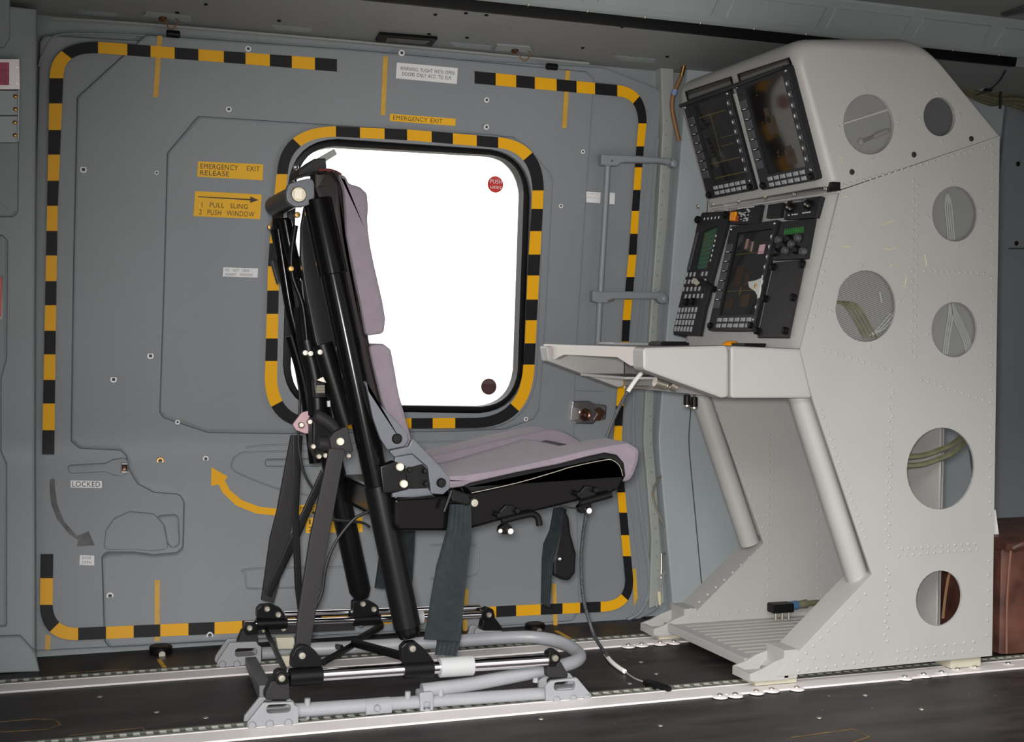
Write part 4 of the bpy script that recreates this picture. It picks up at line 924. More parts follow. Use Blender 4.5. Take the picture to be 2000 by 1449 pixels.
# --- sliding base: feet, long tubes, chrome rods
def foot(outline, slot, bolts, Y, m=SEATG):
    t = .052; P = [(x, max(z, .0066)) for x, z in fillet(XZ(outline, Y), .006, 3)]; H = fillet(XZ(slot, Y), .008, 4) if slot else None
    g = G(); g.prism(P, Y, .010, .0015, [H] if H else ()); g.prism(P, Y+t-.010, .010, .0015, [H] if H else ())
    xs = [p[0] for p in P]; zs = [p[1] for p in P]; z0 = min(zs)
    g.box(min(xs)+.03, max(xs)-.012, Y+.008, Y+t-.008, z0+.004, z0+.022, .002)
    f = S('track_foot', g, m)
    for b in bolts: bolt(b, Y-.001, .0085, m, f, .005)
    return f
f1 = foot(C4([(300, 1350), (305, 1310), (415, 1172), (630, 1165), (635, 1190), (665, 1200), (665, 1340), (330, 1376)]), C4([(437, 1185), (612, 1178), (612, 1238), (437, 1250)]), C4([(335, 1332), (460, 1322), (592, 1312)]), NY-.02)
f2 = foot(C8([(885, 800), (925, 765), (1090, 745), (1185, 858), (1185, 893), (1150, 908), (890, 926)]), C8([(938, 775), (1078, 763), (1078, 825), (938, 830)]), C8([(957, 890), (1066, 880), (1155, 877)]), NY-.02)
f3 = foot(C4([(85, 905), (95, 870), (180, 745), (372, 738), (376, 765), (402, 770), (400, 895), (112, 930)]), C4([(214, 785), (372, 782), (372, 835), (214, 848)]), C4([(125, 898), (228, 895)]), FY-.005)
f4 = foot(C8([(435, 420), (490, 440), (600, 440), (640, 465), (640, 520), (400, 540)]), None, [], FY-.005)
def bridge(px, Y, m=FLAT, t=.03): g = G(); g.pp(px, Y, t, .002, .004); return S('foot_bracket', g, m)
bridge(C4([(432, 1105), (470, 1025), (600, 1000), (604, 1150), (430, 1150)]), NY-.012, FLAT)
bridge(C4([(236, 740), (270, 660), (372, 655), (380, 775), (232, 775)]), FY+.002, FLAT)
bridge(C8([(900, 712), (905, 660), (985, 640), (1032, 722), (1030, 745), (902, 745)]), NY-.012, FLAT)
bridge(C8([(468, 430), (480, 370), (560, 360), (608, 425), (600, 440), (470, 442)]), FY+.002, SATIN)
lt = tb([(570, 1389), (1068, 1356)], NY+.006, .0160, SEATG, 'long_tube', 18)
tb([(510, 1276), (960, 1249)], FY+.02, .0150, SEATG, 'long_tube', 18)
tb([(711, 1383), (761, 1378.5)], NY+.006, .0195, SEATG, 'tube_sleeve', 18)
bolt(C4([(1222, 1208)])[0], NY-.014, .007, SEATG)
g = G(); g.pp(C4([(1525, 1115), (1535, 1100), (1612, 1092), (1622, 1110), (1622, 1250), (1530, 1258)]), NY-.014, .036, .002, .003, holes=[fillet(XZ(C4([(1552, 1165), (1598, 1160), (1602, 1230), (1552, 1235)]), NY-.014), .006)]); cl = S('tube_clamp', g, SEATG)
bolt(C4([(1577, 1235)])[0], NY-.013, .0078, SEATG, cl)
for p in ((728, 1160), (1440, 1110), (1675, 1090)): q = U(*C4([p])[0], 1, NY); S('stud', G().cyl(q+Vector((0, 0, -.010)), q+Vector((0, 0, .006)), .007, .006, 10), SEATG)
for p in ((728, 1305), (1440, 1245), (1680, 1230)): q = U(*C4([p])[0], 1, NY); S('stud', G().cyl(q+Vector((0, 0, .014)), q+Vector((0, 0, -.010)), .007, .004, 10), SEATG)
q = U(1046, 1332, 1, NY); S('stud', G().cyl(q, q+Vector((0, 0, .010)), .007, .006, 10), SEATG); q = U(1046, 1371, 1, NY); S('stud', G().cyl(q, q+Vector((0, 0, -.014)), .007, .004, 10), SEATG)
# cross beam at the rear, looped front tube
a = U(488, 1290, 1, FY+.02); b = U(519, 1350, 1, -.585); g = G(); d = (b-a)
M_ = Matrix.Translation((a+b)/2) @ d.to_track_quat('Y', 'Z').to_matrix().to_4x4(); g.box(-.013, .013, -d.length/2, d.length/2, -.020, .012, .002, M_); S('cross_beam', g, mat('dark_base_paint', (88, 90, 94), .5, var=.08))
ub = [(.62, -.30, .075), (.80, -.325, .078), (.95, -.34, .080), (1.10, -.358, .084), (1.165, -.385, .083), (1.20, -.44, .078), (1.20, -.52, .072), (1.165, -.565, .068), (1.10, -.585, .064), (1.0, -.598, .056), (.90, -.603, .048), (.80, -.605, .044)]
S('loop_tube', G().tube(ub, .0155, 14, 4), SEATG)
g = G(); g.tube([(.93, -.34, .055), (.97, -.15, .05)], .010, 8); g.tube([(.62, -.30, .075), (.60, -.14, .06)], .012, 8); S('loop_tube_stay', g, SEATG, kind='stuff')
def rod(y, pa, pb, nm=''):
    A, B_ = U(*pa, 1, y), U(*pb, 1, y); d = (B_-A).normalized(); L = (B_-A).length
    return A, d, L
A1, d1, L1 = rod(NY, (565, 1322.5), (1078, 1289)); A2, d2, L2 = rod(FY, (478, 1219), (958, 1199.5))
def seg(A, d, L, pa, pb, y, r, m, name, n=22): p, q = U(*pa, 1, y), U(*pb, 1, y); t0, t1 = (p-A).dot(d), (q-A).dot(d); return S(name, G().cyl(A+d*t0, A+d*t1, r, n=n, b=.001), m)
S('chrome_rod', G().cyl(A1, A1+d1*L1, .0135, n=24), CHROME); S('chrome_rod', G().cyl(A2, A2+d2*L2, .0085, n=20), CHROME)
S('chrome_rod', G().cyl(A2+Vector((.10, .03, .012)), A2+d2*L2+Vector((-.02, .03, .012)), .0085, n=20), CHROME)
seg(A1, d1, L1, (565, 1320), (629, 1317), NY, .0185, SATIN, 'rod_sleeve'); seg(A1, d1, L1, (787, 1305), (845, 1302), NY, .0185, SATIN, 'rod_sleeve')
seg(A1, d1, L1, (858, 1303), (923, 1299), NY, .0215, NYLON, 'rod_collar'); seg(A1, d1, L1, (1068, 1290), (1082, 1289), NY, .017, SATIN, 'rod_end')
seg(A2, d2, L2, (500, 1219), (560, 1216), FY, .0150, SATIN, 'rod_sleeve'); seg(A2, d2, L2, (690, 1210), (742, 1208), FY, .0150, SATIN, 'rod_sleeve')
seg(A2, d2, L2, (812, 1206), (826, 1205), FY, .0175, NYLON, 'rod_collar')
g = G(); g.pp(C4([(375, 640), (1060, 590), (1065, 655), (380, 690)]), FY+.012, .018, .002); S('actuator_beam', g, FLAT)
def lug(px, Y, t, bolts, rad=.008, m=SATIN):
    g = G(); g.pp(px, Y, t, .0015, .006); L = S('clevis', g, m)
    for b in bolts: bolt(b, Y-.001, rad, STEEL, L)
    return L
lug(C4([(612, 925), (618, 840), (650, 785), (690, 765), (740, 775), (790, 810), (832, 870), (836, 915)]), NY-.012, .024, C4([(690, 836)]), .0080)
lug(C4([(1400, 880), (1395, 780), (1430, 745), (1500, 740), (1560, 790), (1610, 850), (1616, 885), (1410, 895)]), NY-.012, .024, C4([(1473, 786)]), .0080)
lug(C4([(505, 960), (530, 945), (560, 945), (590, 975), (598, 1040), (520, 1045), (495, 1010)]), NY-.016, .030, C4([(545, 996)]), .0080)
lug(C8([(915, 660), (905, 590), (940, 568), (965, 570), (985, 600), (985, 630), (950, 662)]), NY-.016, .030, C8([(947, 617)]), .0080)
for px, bl in ((C4([(370, 575), (372, 510), (400, 480), (480, 475), (540, 505), (568, 545), (566, 578)]), C4([(442, 505), (521, 546)])), (C4([(1050, 575), (1052, 455), (1090, 440), (1170, 450), (1225, 480), (1240, 510), (1235, 545), (1070, 575)]), C4([(1122, 470), (1200, 508)])), (C4([(275, 645), (290, 610), (330, 600), (370, 610), (375, 685), (290, 690)]), C4([(318, 640)])), (C8([(470, 345), (475, 305), (510, 290), (545, 300), (560, 360), (480, 372)]), C8([(517, 335)]))):
    L = SATIN; g = G(); g.pp(px, FY-.014, .026, .0015, .006); L = S('clevis', g, SATIN)
    for b in bl: hexbolt(b, FY-.0145, .0075, L)
for b in C4([(420, 653), (558, 644), (1105, 614), (1240, 607)]): hexbolt(b, FY+.010, .0075)
# stabiliser links
for pts, ys, r in (([(785, 1281), (690, 1255)], [NY+.02, -.38], .010), ([(690, 1255), (745, 1222)], [-.38, FY], .010), ([(608, 1254), (668, 1265)], [FY, -.36], .007), ([(692, 1258), (632, 1293)], [-.36, NY+.02], .008), ([(520, 1232), (556, 1308)], [FY, NY+.02], .008)):
    P = [U(x, y, 1, Y) for (x, y), Y in zip(pts, ys)]; S('stabiliser_link', G().tube(P, r, 8, flat=r*.6), SATIN)
g = G(); g.pp(C4([(505, 712), (635, 708), (640, 790), (520, 792)]), -.22, .03, .002); S('cream_block', g, TAN); g = G(); g.pp(C4([(540, 840), (608, 840), (600, 915), (570, 918)]), -.40, .02, .002); S('cream_block', g, TAN)
# --- columns
TOPN, TOPF = -.555, -.235
def col(pb, pt, yb, yt, r, m, name, e=0): a, b = U(*pb, 1, yb), U(*pt, 1, yt); return a, b
a, b = U(802, 1255, 1, NY), U(620, 393, 1, TOPN); dn = (b-a).normalized(); Ln = (b-a).length
S('column_tube', G().lathe(a, dn, [(0, .012), (.020, .012), (.0265, .024), (.0265, Ln-.02), (.0265, Ln), (0, Ln)], 28), GLOSS)
S('column_sleeve', G().cyl(a+dn*Ln*.835, a+dn*(Ln+.004), .0305, n=28, b=.002), GLOSS); S('column_sleeve', G().cyl(a+dn*Ln*.035, a+dn*Ln*.36, .0288, n=28, b=.002), SATIN)
S('column_pin', G().cyl(a+dn*.075+Vector((0, -.028, 0)), a+dn*.075, .004, n=10), CHROME)
af, bf = U(708, 1176, 1, FY), U(548, 438, 1, TOPF); df = (bf-af).normalized(); Lf = (bf-af).length
S('column_tube', G().lathe(af, df, [(0, .012), (.018, .012), (.0265, .032), (.0265, Lf), (0, Lf)], 24), SATIN)
# guide rail strip along the near column
S('guide_rail', G().pp(C5([(540, 830), (590, 830), (640, 1080), (700, 1449), (860, 2270), (825, 2280), (640, 1449), (560, 1000)]), -.575, .018, .002), BRN)
S('guide_rail_edge', G().pp(C5([(585, 1035), (592, 1035), (858, 2260), (850, 2262)]), -.577, .003), mat('brass_edge', (150, 120, 90), .3, .7))
S('guide_shoe', G().pp(C5([(560, 835), (585, 830), (625, 1020), (585, 1030)]), -.582, .024, .002), GLOSS); S('guide_shoe', G().pp(C6([(800, 800), (820, 800), (862, 985), (840, 1000)]), -.584, .024, .002), GLOSS)
# head joint: cross cylinder, end bracket, cap
ca, cb_ = U(583, 380, 1, TOPN-.02), U(583, 380, 1, TOPN-.02); far_ = Vector((ca.x, -.30, ca.z))
S('head_crossbar', G().cyl(ca+Vector((0, .012, 0)), far_, .0225, n=24, b=.003), SATIN)
S('head_bracket', G().pp(C5([(212, 455), (230, 395), (300, 372), (412, 345), (415, 530), (330, 558), (270, 555), (222, 520)]), TOPN-.02, .022, .002, .012), BRKT)
pc = obj('pivot_cap', G().lathe(ca+Vector((0, .002, 0)), (0, -1, 0), [(.0165, 0), (.0165, .004), (.0145, .006), (0, .006)], 24), mat('nickel', (200, 192, 170), .3, .9), seat)
g = G(); g.box(-.009, .006, -.001, .001, -.009, .010, 0, Matrix.Translation(ca+Vector((0, -.005, 0)))); obj('cap_plate', g, mat('ivory_plate', (226, 220, 200), .4), pc)
S('head_plate', G().pp(C5([(415, 215), (495, 212), (500, 275), (498, 305), (412, 310), (300, 345), (300, 300)]), -.50, .10, .003, .004), FLAT)
S('harness_guide', G().pp(C5([(300, 290), (520, 165), (555, 145), (575, 185), (500, 232), (440, 240), (312, 318)]), -.44, .04, .002), mat('grey_green_plastic', (132, 138, 130), .5))
S('shoulder_edge', G().tube([U(*p, 1, -.535) for p in C5([(440, 298), (520, 300), (575, 318), (600, 335)])], .004, 8, 3), mat('dark_red_piping', (96, 40, 40), .5))
for p in C5([(283, 275), (268, 360)]): bolt(p, -.40, .006, CHROME)
for p, y in ((C5([(292, 615)])[0], -.50), (C5([(100, 700)])[0], -.26), (C5([(165, 685)])[0], -.30), (C5([(248, 995)])[0], -.45)): bolt(p, y, .0065, BRASS)
# back shell, cushions
BY = -.565
SHL = C5([(412, 305), (500, 300), (560, 318), (600, 390), (622, 450), (632, 600), (640, 760), (672, 940), (705, 1100), (745, 1250), (775, 1449), (800, 1480), (850, 1760), (880, 1880), (905, 1975), (1080, 2150), (900, 2200), (760, 2000), (600, 1300), (520, 700), (412, 420)])
S('back_shell', G().pp(SHL, BY+.004, .05, .008, .004), BRN)
S('back_frame', G().pp(C5([(412, 330), (405, 430), (345, 560), (322, 700), (318, 930), (345, 1100), (420, 1500), (540, 1850), (720, 2080), (860, 2060), (700, 1449), (600, 900), (520, 420)]), -.50, .02, .002), SATIN)
S('back_panel', G().pp([(648, 334), (660, 336), (674, 385), (679, 457), (692, 526), (707, 600), (724, 683), (745, 771), (792, 860), (775, 862), (730, 771), (708, 683), (692, 600), (677, 526), (664, 457), (660, 390)], BY+.012, .335, 0), BRN)
UC = C5([(585, 312), (640, 345), (662, 392), (740, 415), (790, 462), (798, 560), (793, 640), (797, 720), (812, 830), (838, 960), (868, 1090), (898, 1220), (920, 1350), (908, 1452), (780, 1472), (740, 1250), (690, 1000), (640, 760), (634, 600), (620, 430)])
S('upper_back_cushion', G().pp(UC, BY-.004, .36, .007, .010), FAB)
LC = C6([(798, 262), (905, 258), (958, 300), (985, 440), (1000, 540), (1020, 640), (1047, 725), (1075, 830), (1104, 935), (1120, 1010), (1000, 1000), (940, 800), (890, 660), (862, 540), (830, 410)])
S('lower_back_cushion', G().pp(LC, BY-.004, .36, .007, .010), FAB)
# actuators and harness gear between the columns
for pts, ys, r, m, nm in ((C5([(150, 670), (200, 1000), (250, 1300), (330, 1600)]), -.29, .013, GLOSS, 'actuator'), (C5([(205, 650), (255, 900), (330, 1120), (365, 1500)]), -.36, .014, GLOSS, 'actuator'), (C5([(280, 690), (250, 900), (262, 1060), (330, 1250), (360, 1500)]), -.44, .006, SATIN, 'control_rod'), (C5([(325, 1080), (345, 1260), (400, 1500), (470, 1700)]), -.40, .009, SATIN, 'control_rod'),
    (C6([(340, 0), (360, 240), (420, 500), (440, 760)]), -.42, .022, SATIN, 'gas_spring'), (C6([(250, 200), (330, 480), (370, 700), (420, 1100)]), -.34, .014, GLOSS, 'actuator'), (C6([(470, 260), (560, 560), (640, 830)]), -.50, .022, SATIN, 'gas_spring'), (C6([(420, 760), (520, 820), (580, 880)]), -.50, .014, FLAT, 'lever'), (C6([(440, 960), (480, 965), (540, 970)]), -.52, .016, FLAT, 'roller')):
    tb(pts, ys, r, m, nm, 14, 3)
S('bracket_strap', G().pp(C5([(120, 640), (240, 632), (250, 700), (110, 720)]), -.32, .02, .002), GLOSS)
S('end_block', G().pp(C5([(108, 940), (150, 935), (200, 1080), (155, 1105)]), -.28, .02, .002), SATIN)
S('link_block', G().pp(C5([(240, 920), (320, 915), (325, 1060), (275, 1070)]), -.43, .02, .002), GLOSS)
for p in C5([(348, 1590), (385, 1595), (452, 1585)]): bolt(p, -.52, .0065, STEEL)
S('lock_block', G().pp(C6([(410, 520), (490, 530), (500, 640), (420, 640)]), -.52, .03, .003), SATIN)
S('steel_catch', G().pp(C6([(430, 515), (475, 490), (500, 535), (470, 530)]), -.53, .01, .001), STEEL); S('steel_catch', G().pp(C6([(505, 665), (525, 660), (528, 705), (508, 705)]), -.53, .01, .001), NYLON)
for y in (560, 580, 600): tb(C6([(425, y), (485, y)]), -.535, .003, STEEL, 'spring_coil', 8)
S('pink_guard', G().pp(C6([(325, 745), (375, 730), (400, 890), (350, 895), (285, 870), (260, 830)]), -.36, .01, .002, .004), PINKP)
S('gear_block', G().pp(C6([(400, 780), (560, 800), (600, 900), (520, 1000), (440, 1090), (400, 1000)]), -.46, .05, .004, .006), SATIN)
for p in C6([(405, 985), (445, 1055), (490, 1048), (655, 1050), (380, 810), (320, 832)]): hexbolt(p, -.52, .0062)
# rear struts
S('strut_bracket', G().pp(C6([(520, 930), (560, 880), (648, 838), (692, 1025), (600, 1020), (535, 1005)]), -.585, .02, .002, .004), FLAT); bolt(C6([(597, 950)])[0], -.586, .0085, mat('cream_cap', (232, 222, 196), .35))
S('rear_strut', G().pp([(644, 876), (674, 878), (643, 1050), (616, 1204), (606, 1266), (577, 1266), (582, 1204), (606, 1050)], -.60, .012, .002), FLAT)
S('rear_strut', G().pp([(569, 850), (592, 850), (575, 1000), (565, 1058), (545, 1141), (535, 1178), (511, 1172), (528, 1050), (541, 1000)], FY-.01, .014, .002), FLAT)
S('rear_strut', G().pp([(572, 848), (591, 850), (584, 1000), (586, 1050), (590, 1146), (583, 1196), (577, 1150), (573, 1050), (571, 1000)], -.30, .010, .002), SATIN)
S('diagonal_brace', G().pp([(628, 918), (636, 934), (577, 1070), (530, 1166), (516, 1160), (563, 1060)], -.24, .010, .002), SATIN)
tb([(718, 1000), (690, 1015), (655, 1060), (636, 1110), (628, 1160), (600, 1220)], -.50, .0035, CORD, 'cable', 8, 4); tb(C6([(255, 300), (305, 560), (310, 700), (300, 830), (305, 1000), (340, 1170), (400, 1280)]), -.33, .003, CORD, 'cable', 8, 3)
tb([(610, 1000), (650, 1015), (705, 1020), (722, 1030)], -.45, .003, CORD, 'cable', 8, 3)
# --- hinge brackets at the side
HY = -.648
S('hinge_arm', G().pp(C6([(768, 495), (800, 590), (870, 680), (950, 755), (1070, 885), (1078, 945), (1050, 985), (930, 1010), (880, 930), (830, 790)]), HY, .012, .002, .005), BRKT)
S('hinge_arm', G().pp(C6([(935, 1015), (1080, 985), (1108, 925), (1200, 1020), (1290, 1110), (1378, 1215), (1372, 1285), (1325, 1325), (1240, 1320), (1215, 1130), (1105, 1035), (980, 1060)]), HY+.004, .012, .002, .005), BRKT)
S('hinge_base', G().pp(C6([(985, 1060), (1105, 1038), (1215, 1135), (1222, 1285), (1255, 1330), (1250, 1345), (965, 1345), (965, 1310)]), HY+.010, .012, .002), BRKT)
S('hinge_plate', G().pp(C6([(1065, 1140), (1180, 1110), (1215, 1150), (1220, 1280), (1075, 1285)]), HY+.006, .006, .001, .004), SATIN)
for p, r, m in ((C6([(997, 930)])[0], .011, RUB), (C6([(1312, 1242)])[0], .010, RUB), (C6([(1085, 1150)])[0], .006, RUB), (C6([(1198, 1158)])[0], .006, RUB), (C6([(1205, 1248)])[0], .006, RUB)): bolt(p, HY, r, m)
for p in C6([(1020, 1130), (1047, 1250)]): bolt(p, HY+.002, .0085, mat('cream_cap', (232, 222, 196), .35))
S('hinge_slide', G().pp(C6([(880, 1130), (985, 1090), (1060, 1120), (1080, 1290), (960, 1320), (900, 1310)]), -.64, .03, .003), SATIN)
# --- seat pan and cushion
PY = -.645
PAN = C27([(205, 655), (230, 645), (500, 632), (560, 640), (640, 612), (900, 555), (1200, 465), (1390, 422), (1460, 430), (1500, 465), (1515, 520), (1482, 592), (1430, 620), (1000, 722), (650, 817), (560, 832), (230, 832), (205, 800)])
S('seat_pan', G().pp(PAN, PY, .475, .006, .012), GLOSS)
RIM = C27([(600, 580), (640, 560), (900, 500), (1130, 455), (1300, 410), (1400, 388), (1465, 400), (1505, 445), (1515, 520), (1500, 540), (1480, 470), (1440, 435), (1390, 430), (1200, 470), (900, 560), (640, 618)])
S('pan_rim', G().pp(RIM, PY-.006, .487, .004, .004), SATIN)
S('rim_edge', G().tube([U(*p, 1, PY-.007) for p in C27([(640, 616), (900, 559), (1130, 492), (1200, 470), (1390, 430), (1440, 432), (1480, 466), (1496, 520)])], .0011, 6, 3), STEEL)
S('pan_front_plate', G().pp(C27([(215, 655), (420, 630), (425, 645), (225, 660)]), PY-.004, .02, .001), GLOSS)
# cushion: two raised thigh bolsters and a lower middle pad
NB = C27([(470, 520), (620, 508), (800, 480), (950, 448), (1130, 408), (1280, 372), (1430, 342), (1530, 328), (1600, 365), (1592, 440), (1568, 510), (1545, 552), (1490, 560), (1440, 470), (1300, 450), (1130, 480), (900, 525), (640, 580), (500, 600)])
FB = C27([(330, 470), (420, 403), (560, 372), (700, 338), (850, 302), (1000, 270), (1060, 256), (1120, 256), (1190, 276), (1260, 318), (1300, 362), (1290, 400), (1150, 450), (700, 520), (420, 560)])
g = G(); g.pp(NB, PY+.002, .135, .012, .016); g.pp(FB, -.300, .125, .014, .016); cush = S('seat_cushion', g, FAB)
mp_ = [(.86, .45), (.84, .485), (.95, .502), (1.08, .535), (1.14, .552), (1.17, .548), (1.185, .525), (1.18, .49), (1.05, .47)]
S('seat_centre_pad', G().prism(fillet(mp_, .012, 3), -.53, .26, .014), FAB)
nose = [(1.10, .470), (1.14, .53), (1.19, .545), (1.235, .530), (1.25, .505), (1.24, .48)]
S('seat_nose_pad', G().prism(fillet(nose, .012, 3), -.53, .26, .010), FAB)
# levers under the pan
g = G(); g.tube([U(*p, 1, -.655) for p in C27([(810, 775), (960, 738), (1000, 742), (1018, 762), (1025, 800)])], .0075, 10, 4); S('adjust_lever', g, SATIN)
S('lever_bracket', G().pp(C27([(785, 740), (835, 685), (885, 690), (915, 735), (890, 760), (810, 770)]), -.652, .02, .002, .004), SATIN); S('lever_pivot', G().pp(C27([(800, 815), (840, 780), (872, 810), (872, 850), (812, 850)]), -.65, .02, .002, .003), GLOSS)
bolt(C27([(858, 832)])[0], -.652, .008, CHROME); bolt(C27([(800, 830)])[0], -.652, .006, CHROME)
for p in C27([(790, 740), (893, 715), (1240, 622), (1335, 598)]): bolt(p, -.655, .0065, SATIN, seat, .012)
g = G(); g.tube([U(*p, 1, -.655) for p in C27([(1255, 675), (1340, 650), (1430, 625)])], .008, 10); S('adjust_lever', g, SATIN)
S('lever_bracket', G().pp(C27([(1235, 640), (1285, 575), (1330, 580), (1350, 630), (1290, 665)]), -.652, .02, .002, .004), SATIN); S('lever_pivot', G().pp(C27([(1245, 700), (1275, 668), (1320, 680), (1320, 728), (1258, 732)]), -.65, .02, .002, .003), GLOSS)
bolt(C27([(1302, 716)])[0], -.652, .008, CHROME); bolt(C27([(1268, 665)])[0], -.652, .006, BRASS)
tb(C27([(1140, 692), (1200, 700), (1245, 705)]), -.64, .002, CORD, 'release_wire', 6)
# belts
def ribbon(edgeA, edgeB, YA, name, m=WEB, t=.003, sub=10):
    """woven strap between two edge lines, gently rippled"""
    A, B_ = [Vector(p) for p in edgeA], [Vector(p) for p in edgeB]; ys = YA if isinstance(YA, (list, tuple)) else [YA]*len(A)
    bm = bmesh.new(); R = []
    for side in (0, 1):
        rows = []
        for i, (a, b, y) in enumerate(zip(A, B_, ys)):
            rows.append([bm.verts.new(U(*a.lerp(b, k/sub), 1, y+.003*math.sin(3.1*k/sub+i*.9)+.0020*(k % 2))+Vector((0, side*t, 0))) for k in range(sub+1)])
        R.append(rows)
    for side in (0, 1):
        for i in range(len(A)-1):
            for k in range(sub): bm.faces.new((R[side][i][k], R[side][i][k+1], R[side][i+1][k+1], R[side][i+1][k]))
    for i in range(len(A)-1):
        for k in (0, sub): bm.faces.new((R[0][i][k], R[0][i+1][k], R[1][i+1][k], R[1][i][k]))
    for k in range(sub):
        for i in (0, len(A)-1): bm.faces.new((R[0][i][k], R[0][i][k+1], R[1][i][k+1], R[1][i][k]))
    g = G(); g.merge(bm); return S(name, g, m)
ribbon([(879, 985), (874, 1030), (866, 1060), (853, 1105), (845, 1150), (836, 1205), (828, 1249)], [(920, 985), (921, 1030), (921, 1050), (914, 1105), (909, 1150), (904, 1200), (897, 1252)], [-.664, -.662, -.655, -.65, -.648, -.645, -.642], 'lap_belt')
ribbon([(848, 1215), (856, 1235), (853, 1260), (850, 1279)], [(904, 1195), (902, 1235), (897, 1262), (892, 1281)], [-.632, -.630, -.628, -.626], 'lap_belt_tail')
S('belt_anchor', G().pp(C27([(520, 610), (545, 600), (630, 625), (638, 665), (620, 690), (530, 665)]), -.67, .02, .003, .005), RUB); S('belt_hook', G().tube([U(*p, 1, -.672) for p in C27([(528, 605), (512, 650), (485, 722)])], .004, 8), RUB); bolt(C27([(655, 672)])[0], -.655, .0095, STEEL)
ribbon([(777, 1037), (775, 1080), (770, 1130), (772, 1180), (786, 1230)], [(811, 1037), (809, 1080), (806, 1130), (803, 1170), (797, 1235)], [-.21, -.21, -.205, -.20, -.20], 'lap_belt')
ribbon([(742, 1040), (740, 1090), (732, 1148)], [(775, 1040), (770, 1090), (765, 1152)], -.23, 'lap_belt_tail')
ribbon([(1082, 992), (1074, 1035), (1062, 1062), (1059, 1090), (1058, 1130), (1057, 1178)], [(1102, 990), (1096, 1035), (1086, 1080), (1080, 1100), (1078, 1140), (1074, 1186)], -.42, 'crotch_strap')
ribbon([(1094, 992), (1092, 1010), (1088, 1040)], [(1107, 994), (1104, 1015), (1098, 1045)], -.40, 'crotch_strap_loop')
pad = S('strap_pad', G().pp(C27([(1150, 715), (1172, 712), (1195, 760), (1205, 850), (1236, 960), (1230, 1070), (1195, 1115), (1150, 1108), (1105, 1085), (1103, 1000), (1130, 860)]), -.415, .025, .006, .01), RUB); bolt(C27([(1136, 990)])[0], -.418, .005, CHROME, pad)
tb([(895, 940), (905, 960), (930, 985), (952, 1000)], -.60, .002, CORD, 'cord', 6, 3)
# ---------------------------------------------------------------- remaining things
def path(px, Y): return [U(x, y, 1, Y if not isinstance(Y, (list, tuple)) else Y[i]) for i, (x, y) in enumerate(px)]
def wp(x, y, off): X, Z = W(x, y, off); return Vector((X, yw(Z)-off, Z))
# grab rail on the door frame
gr = root('grab_rail', wp(1180, 700, .06), 'grey tubular grab rail with two flat arms beside the door frame', 'handrail')
P = [wp(x, y, .055) for x, y in ((1187.5, 312), (1181, 430), (1174, 550), (1169, 640), (1166, 700), (1168, 745))]
obj('rail_tube', G().tube(P, .0085, 14, 2), WALL2, gr)
def arm(px, name='arm'):
    g = G(); A_ = fillet(Wl(px, .06), .004, 3); g.rings(A_, [(0, .045), (0, .066), (.003, .069)], lambda a, c, d: Vector((a, yw(c)-d, c))); return obj(name, g, WALL2, gr)
C21 = lambda p: cv(p, 1040, 250, 3.623)
arm(C21([(520, 190), (720, 197), (900, 212), (975, 215), (975, 245), (960, 262), (900, 248), (640, 245), (610, 255), (600, 270), (520, 270)]))
arm(C21([(455, 1158), (560, 1155), (900, 1160), (905, 1150), (955, 1190), (955, 1245), (900, 1240), (870, 1210), (560, 1210), (530, 1238), (455, 1240)]))
for q in (C21([(480, 185), (530, 190), (525, 270), (480, 262)]), C21([(420, 1150), (468, 1155), (460, 1240), (418, 1225)])): arm(q, 'arm_clamp')
for c, r in ((C21([(1000, 250)])[0], .012), (C21([(932, 1208)])[0], .010)):
    p = wp(*c, .066); obj('hinge', G().lathe(p, (0, -1, 0), [(r, -.02), (r, .006), (r*.6, .009), (0, .009)], 16), WALL2, gr)
for c in (C21([(562, 232)])[0],): p = wp(*c, .069); obj('screw', G().dome(p, (0, -1, 0), .003, .002, 8), DARK, gr)
p = wp(*C21([(530, 1225)])[0], .07); obj('latch_pin', G().cyl(p, p+Vector((.018, -.004, .006)), .004, n=8), CHROME, gr)
# hose hanging by the console
hs = root('oxygen_hose', wp(1325, 270, .05), 'short brown hose with brass end and blue band left of the console top', 'hose')
obj('hose', G().tube([wp(x, y, .055) for x, y in ((1331, 148), (1322, 168), (1314, 190), (1313, 215), (1319, 245), (1326, 275))], .0065, 10, 3), HOSE, hs)
obj('end_fitting', G().cyl(wp(1337, 124, .055), wp(1331, 148, .055), .0065, n=12), BRASS, hs)
a = wp(1318, 178, .055); b = wp(1315, 186, .055); obj('band', G().cyl(a+(a-b)*.3, b, .0085, n=12), BLUEB, hs)
# wiring low down in the gap beside the liner
w1 = root('frame_wiring', wp(1292, 1180, .03), 'thin silvery wires in the gap left of the liner panel near the floor', 'wire')
obj('conduit', G().tube([wp(x, y, .022) for x, y in ((1300, 1081), (1292, 1081), (1292, 1110), (1291, 1130))], .003, 8), STEEL, w1)
obj('wire', G().tube([wp(x, y, .024) for x, y in ((1300, 1118), (1292, 1122), (1286, 1135), (1291, 1150), (1288, 1165), (1284, 1172), (1283, 1186))], .0022, 6, 3), CABG, w1)
obj('wire', G().tube([wp(x, y, .024) for x, y in ((1296, 1120), (1294, 1136), (1288, 1152), (1288, 1168), (1291, 1186))], .0022, 6, 3), CABG, w1)
obj('tag', G().wall(Wl([(1285, 1156), (1291, 1156), (1292, 1182), (1288, 1182)], .03), .024, .003), mat('ivory_tag', (214, 204, 170), .5), w1)
w2 = obj('bent_pipe', G().tube([wp(x, y, .022) for x, y in ((1291, 930), (1281, 945), (1275, 965), (1281, 990), (1290, 1010), (1298, 1028))], .0038, 8, 4), STEEL, None, 'thin curved metal pipe in the gap behind the seat front', 'pipe')
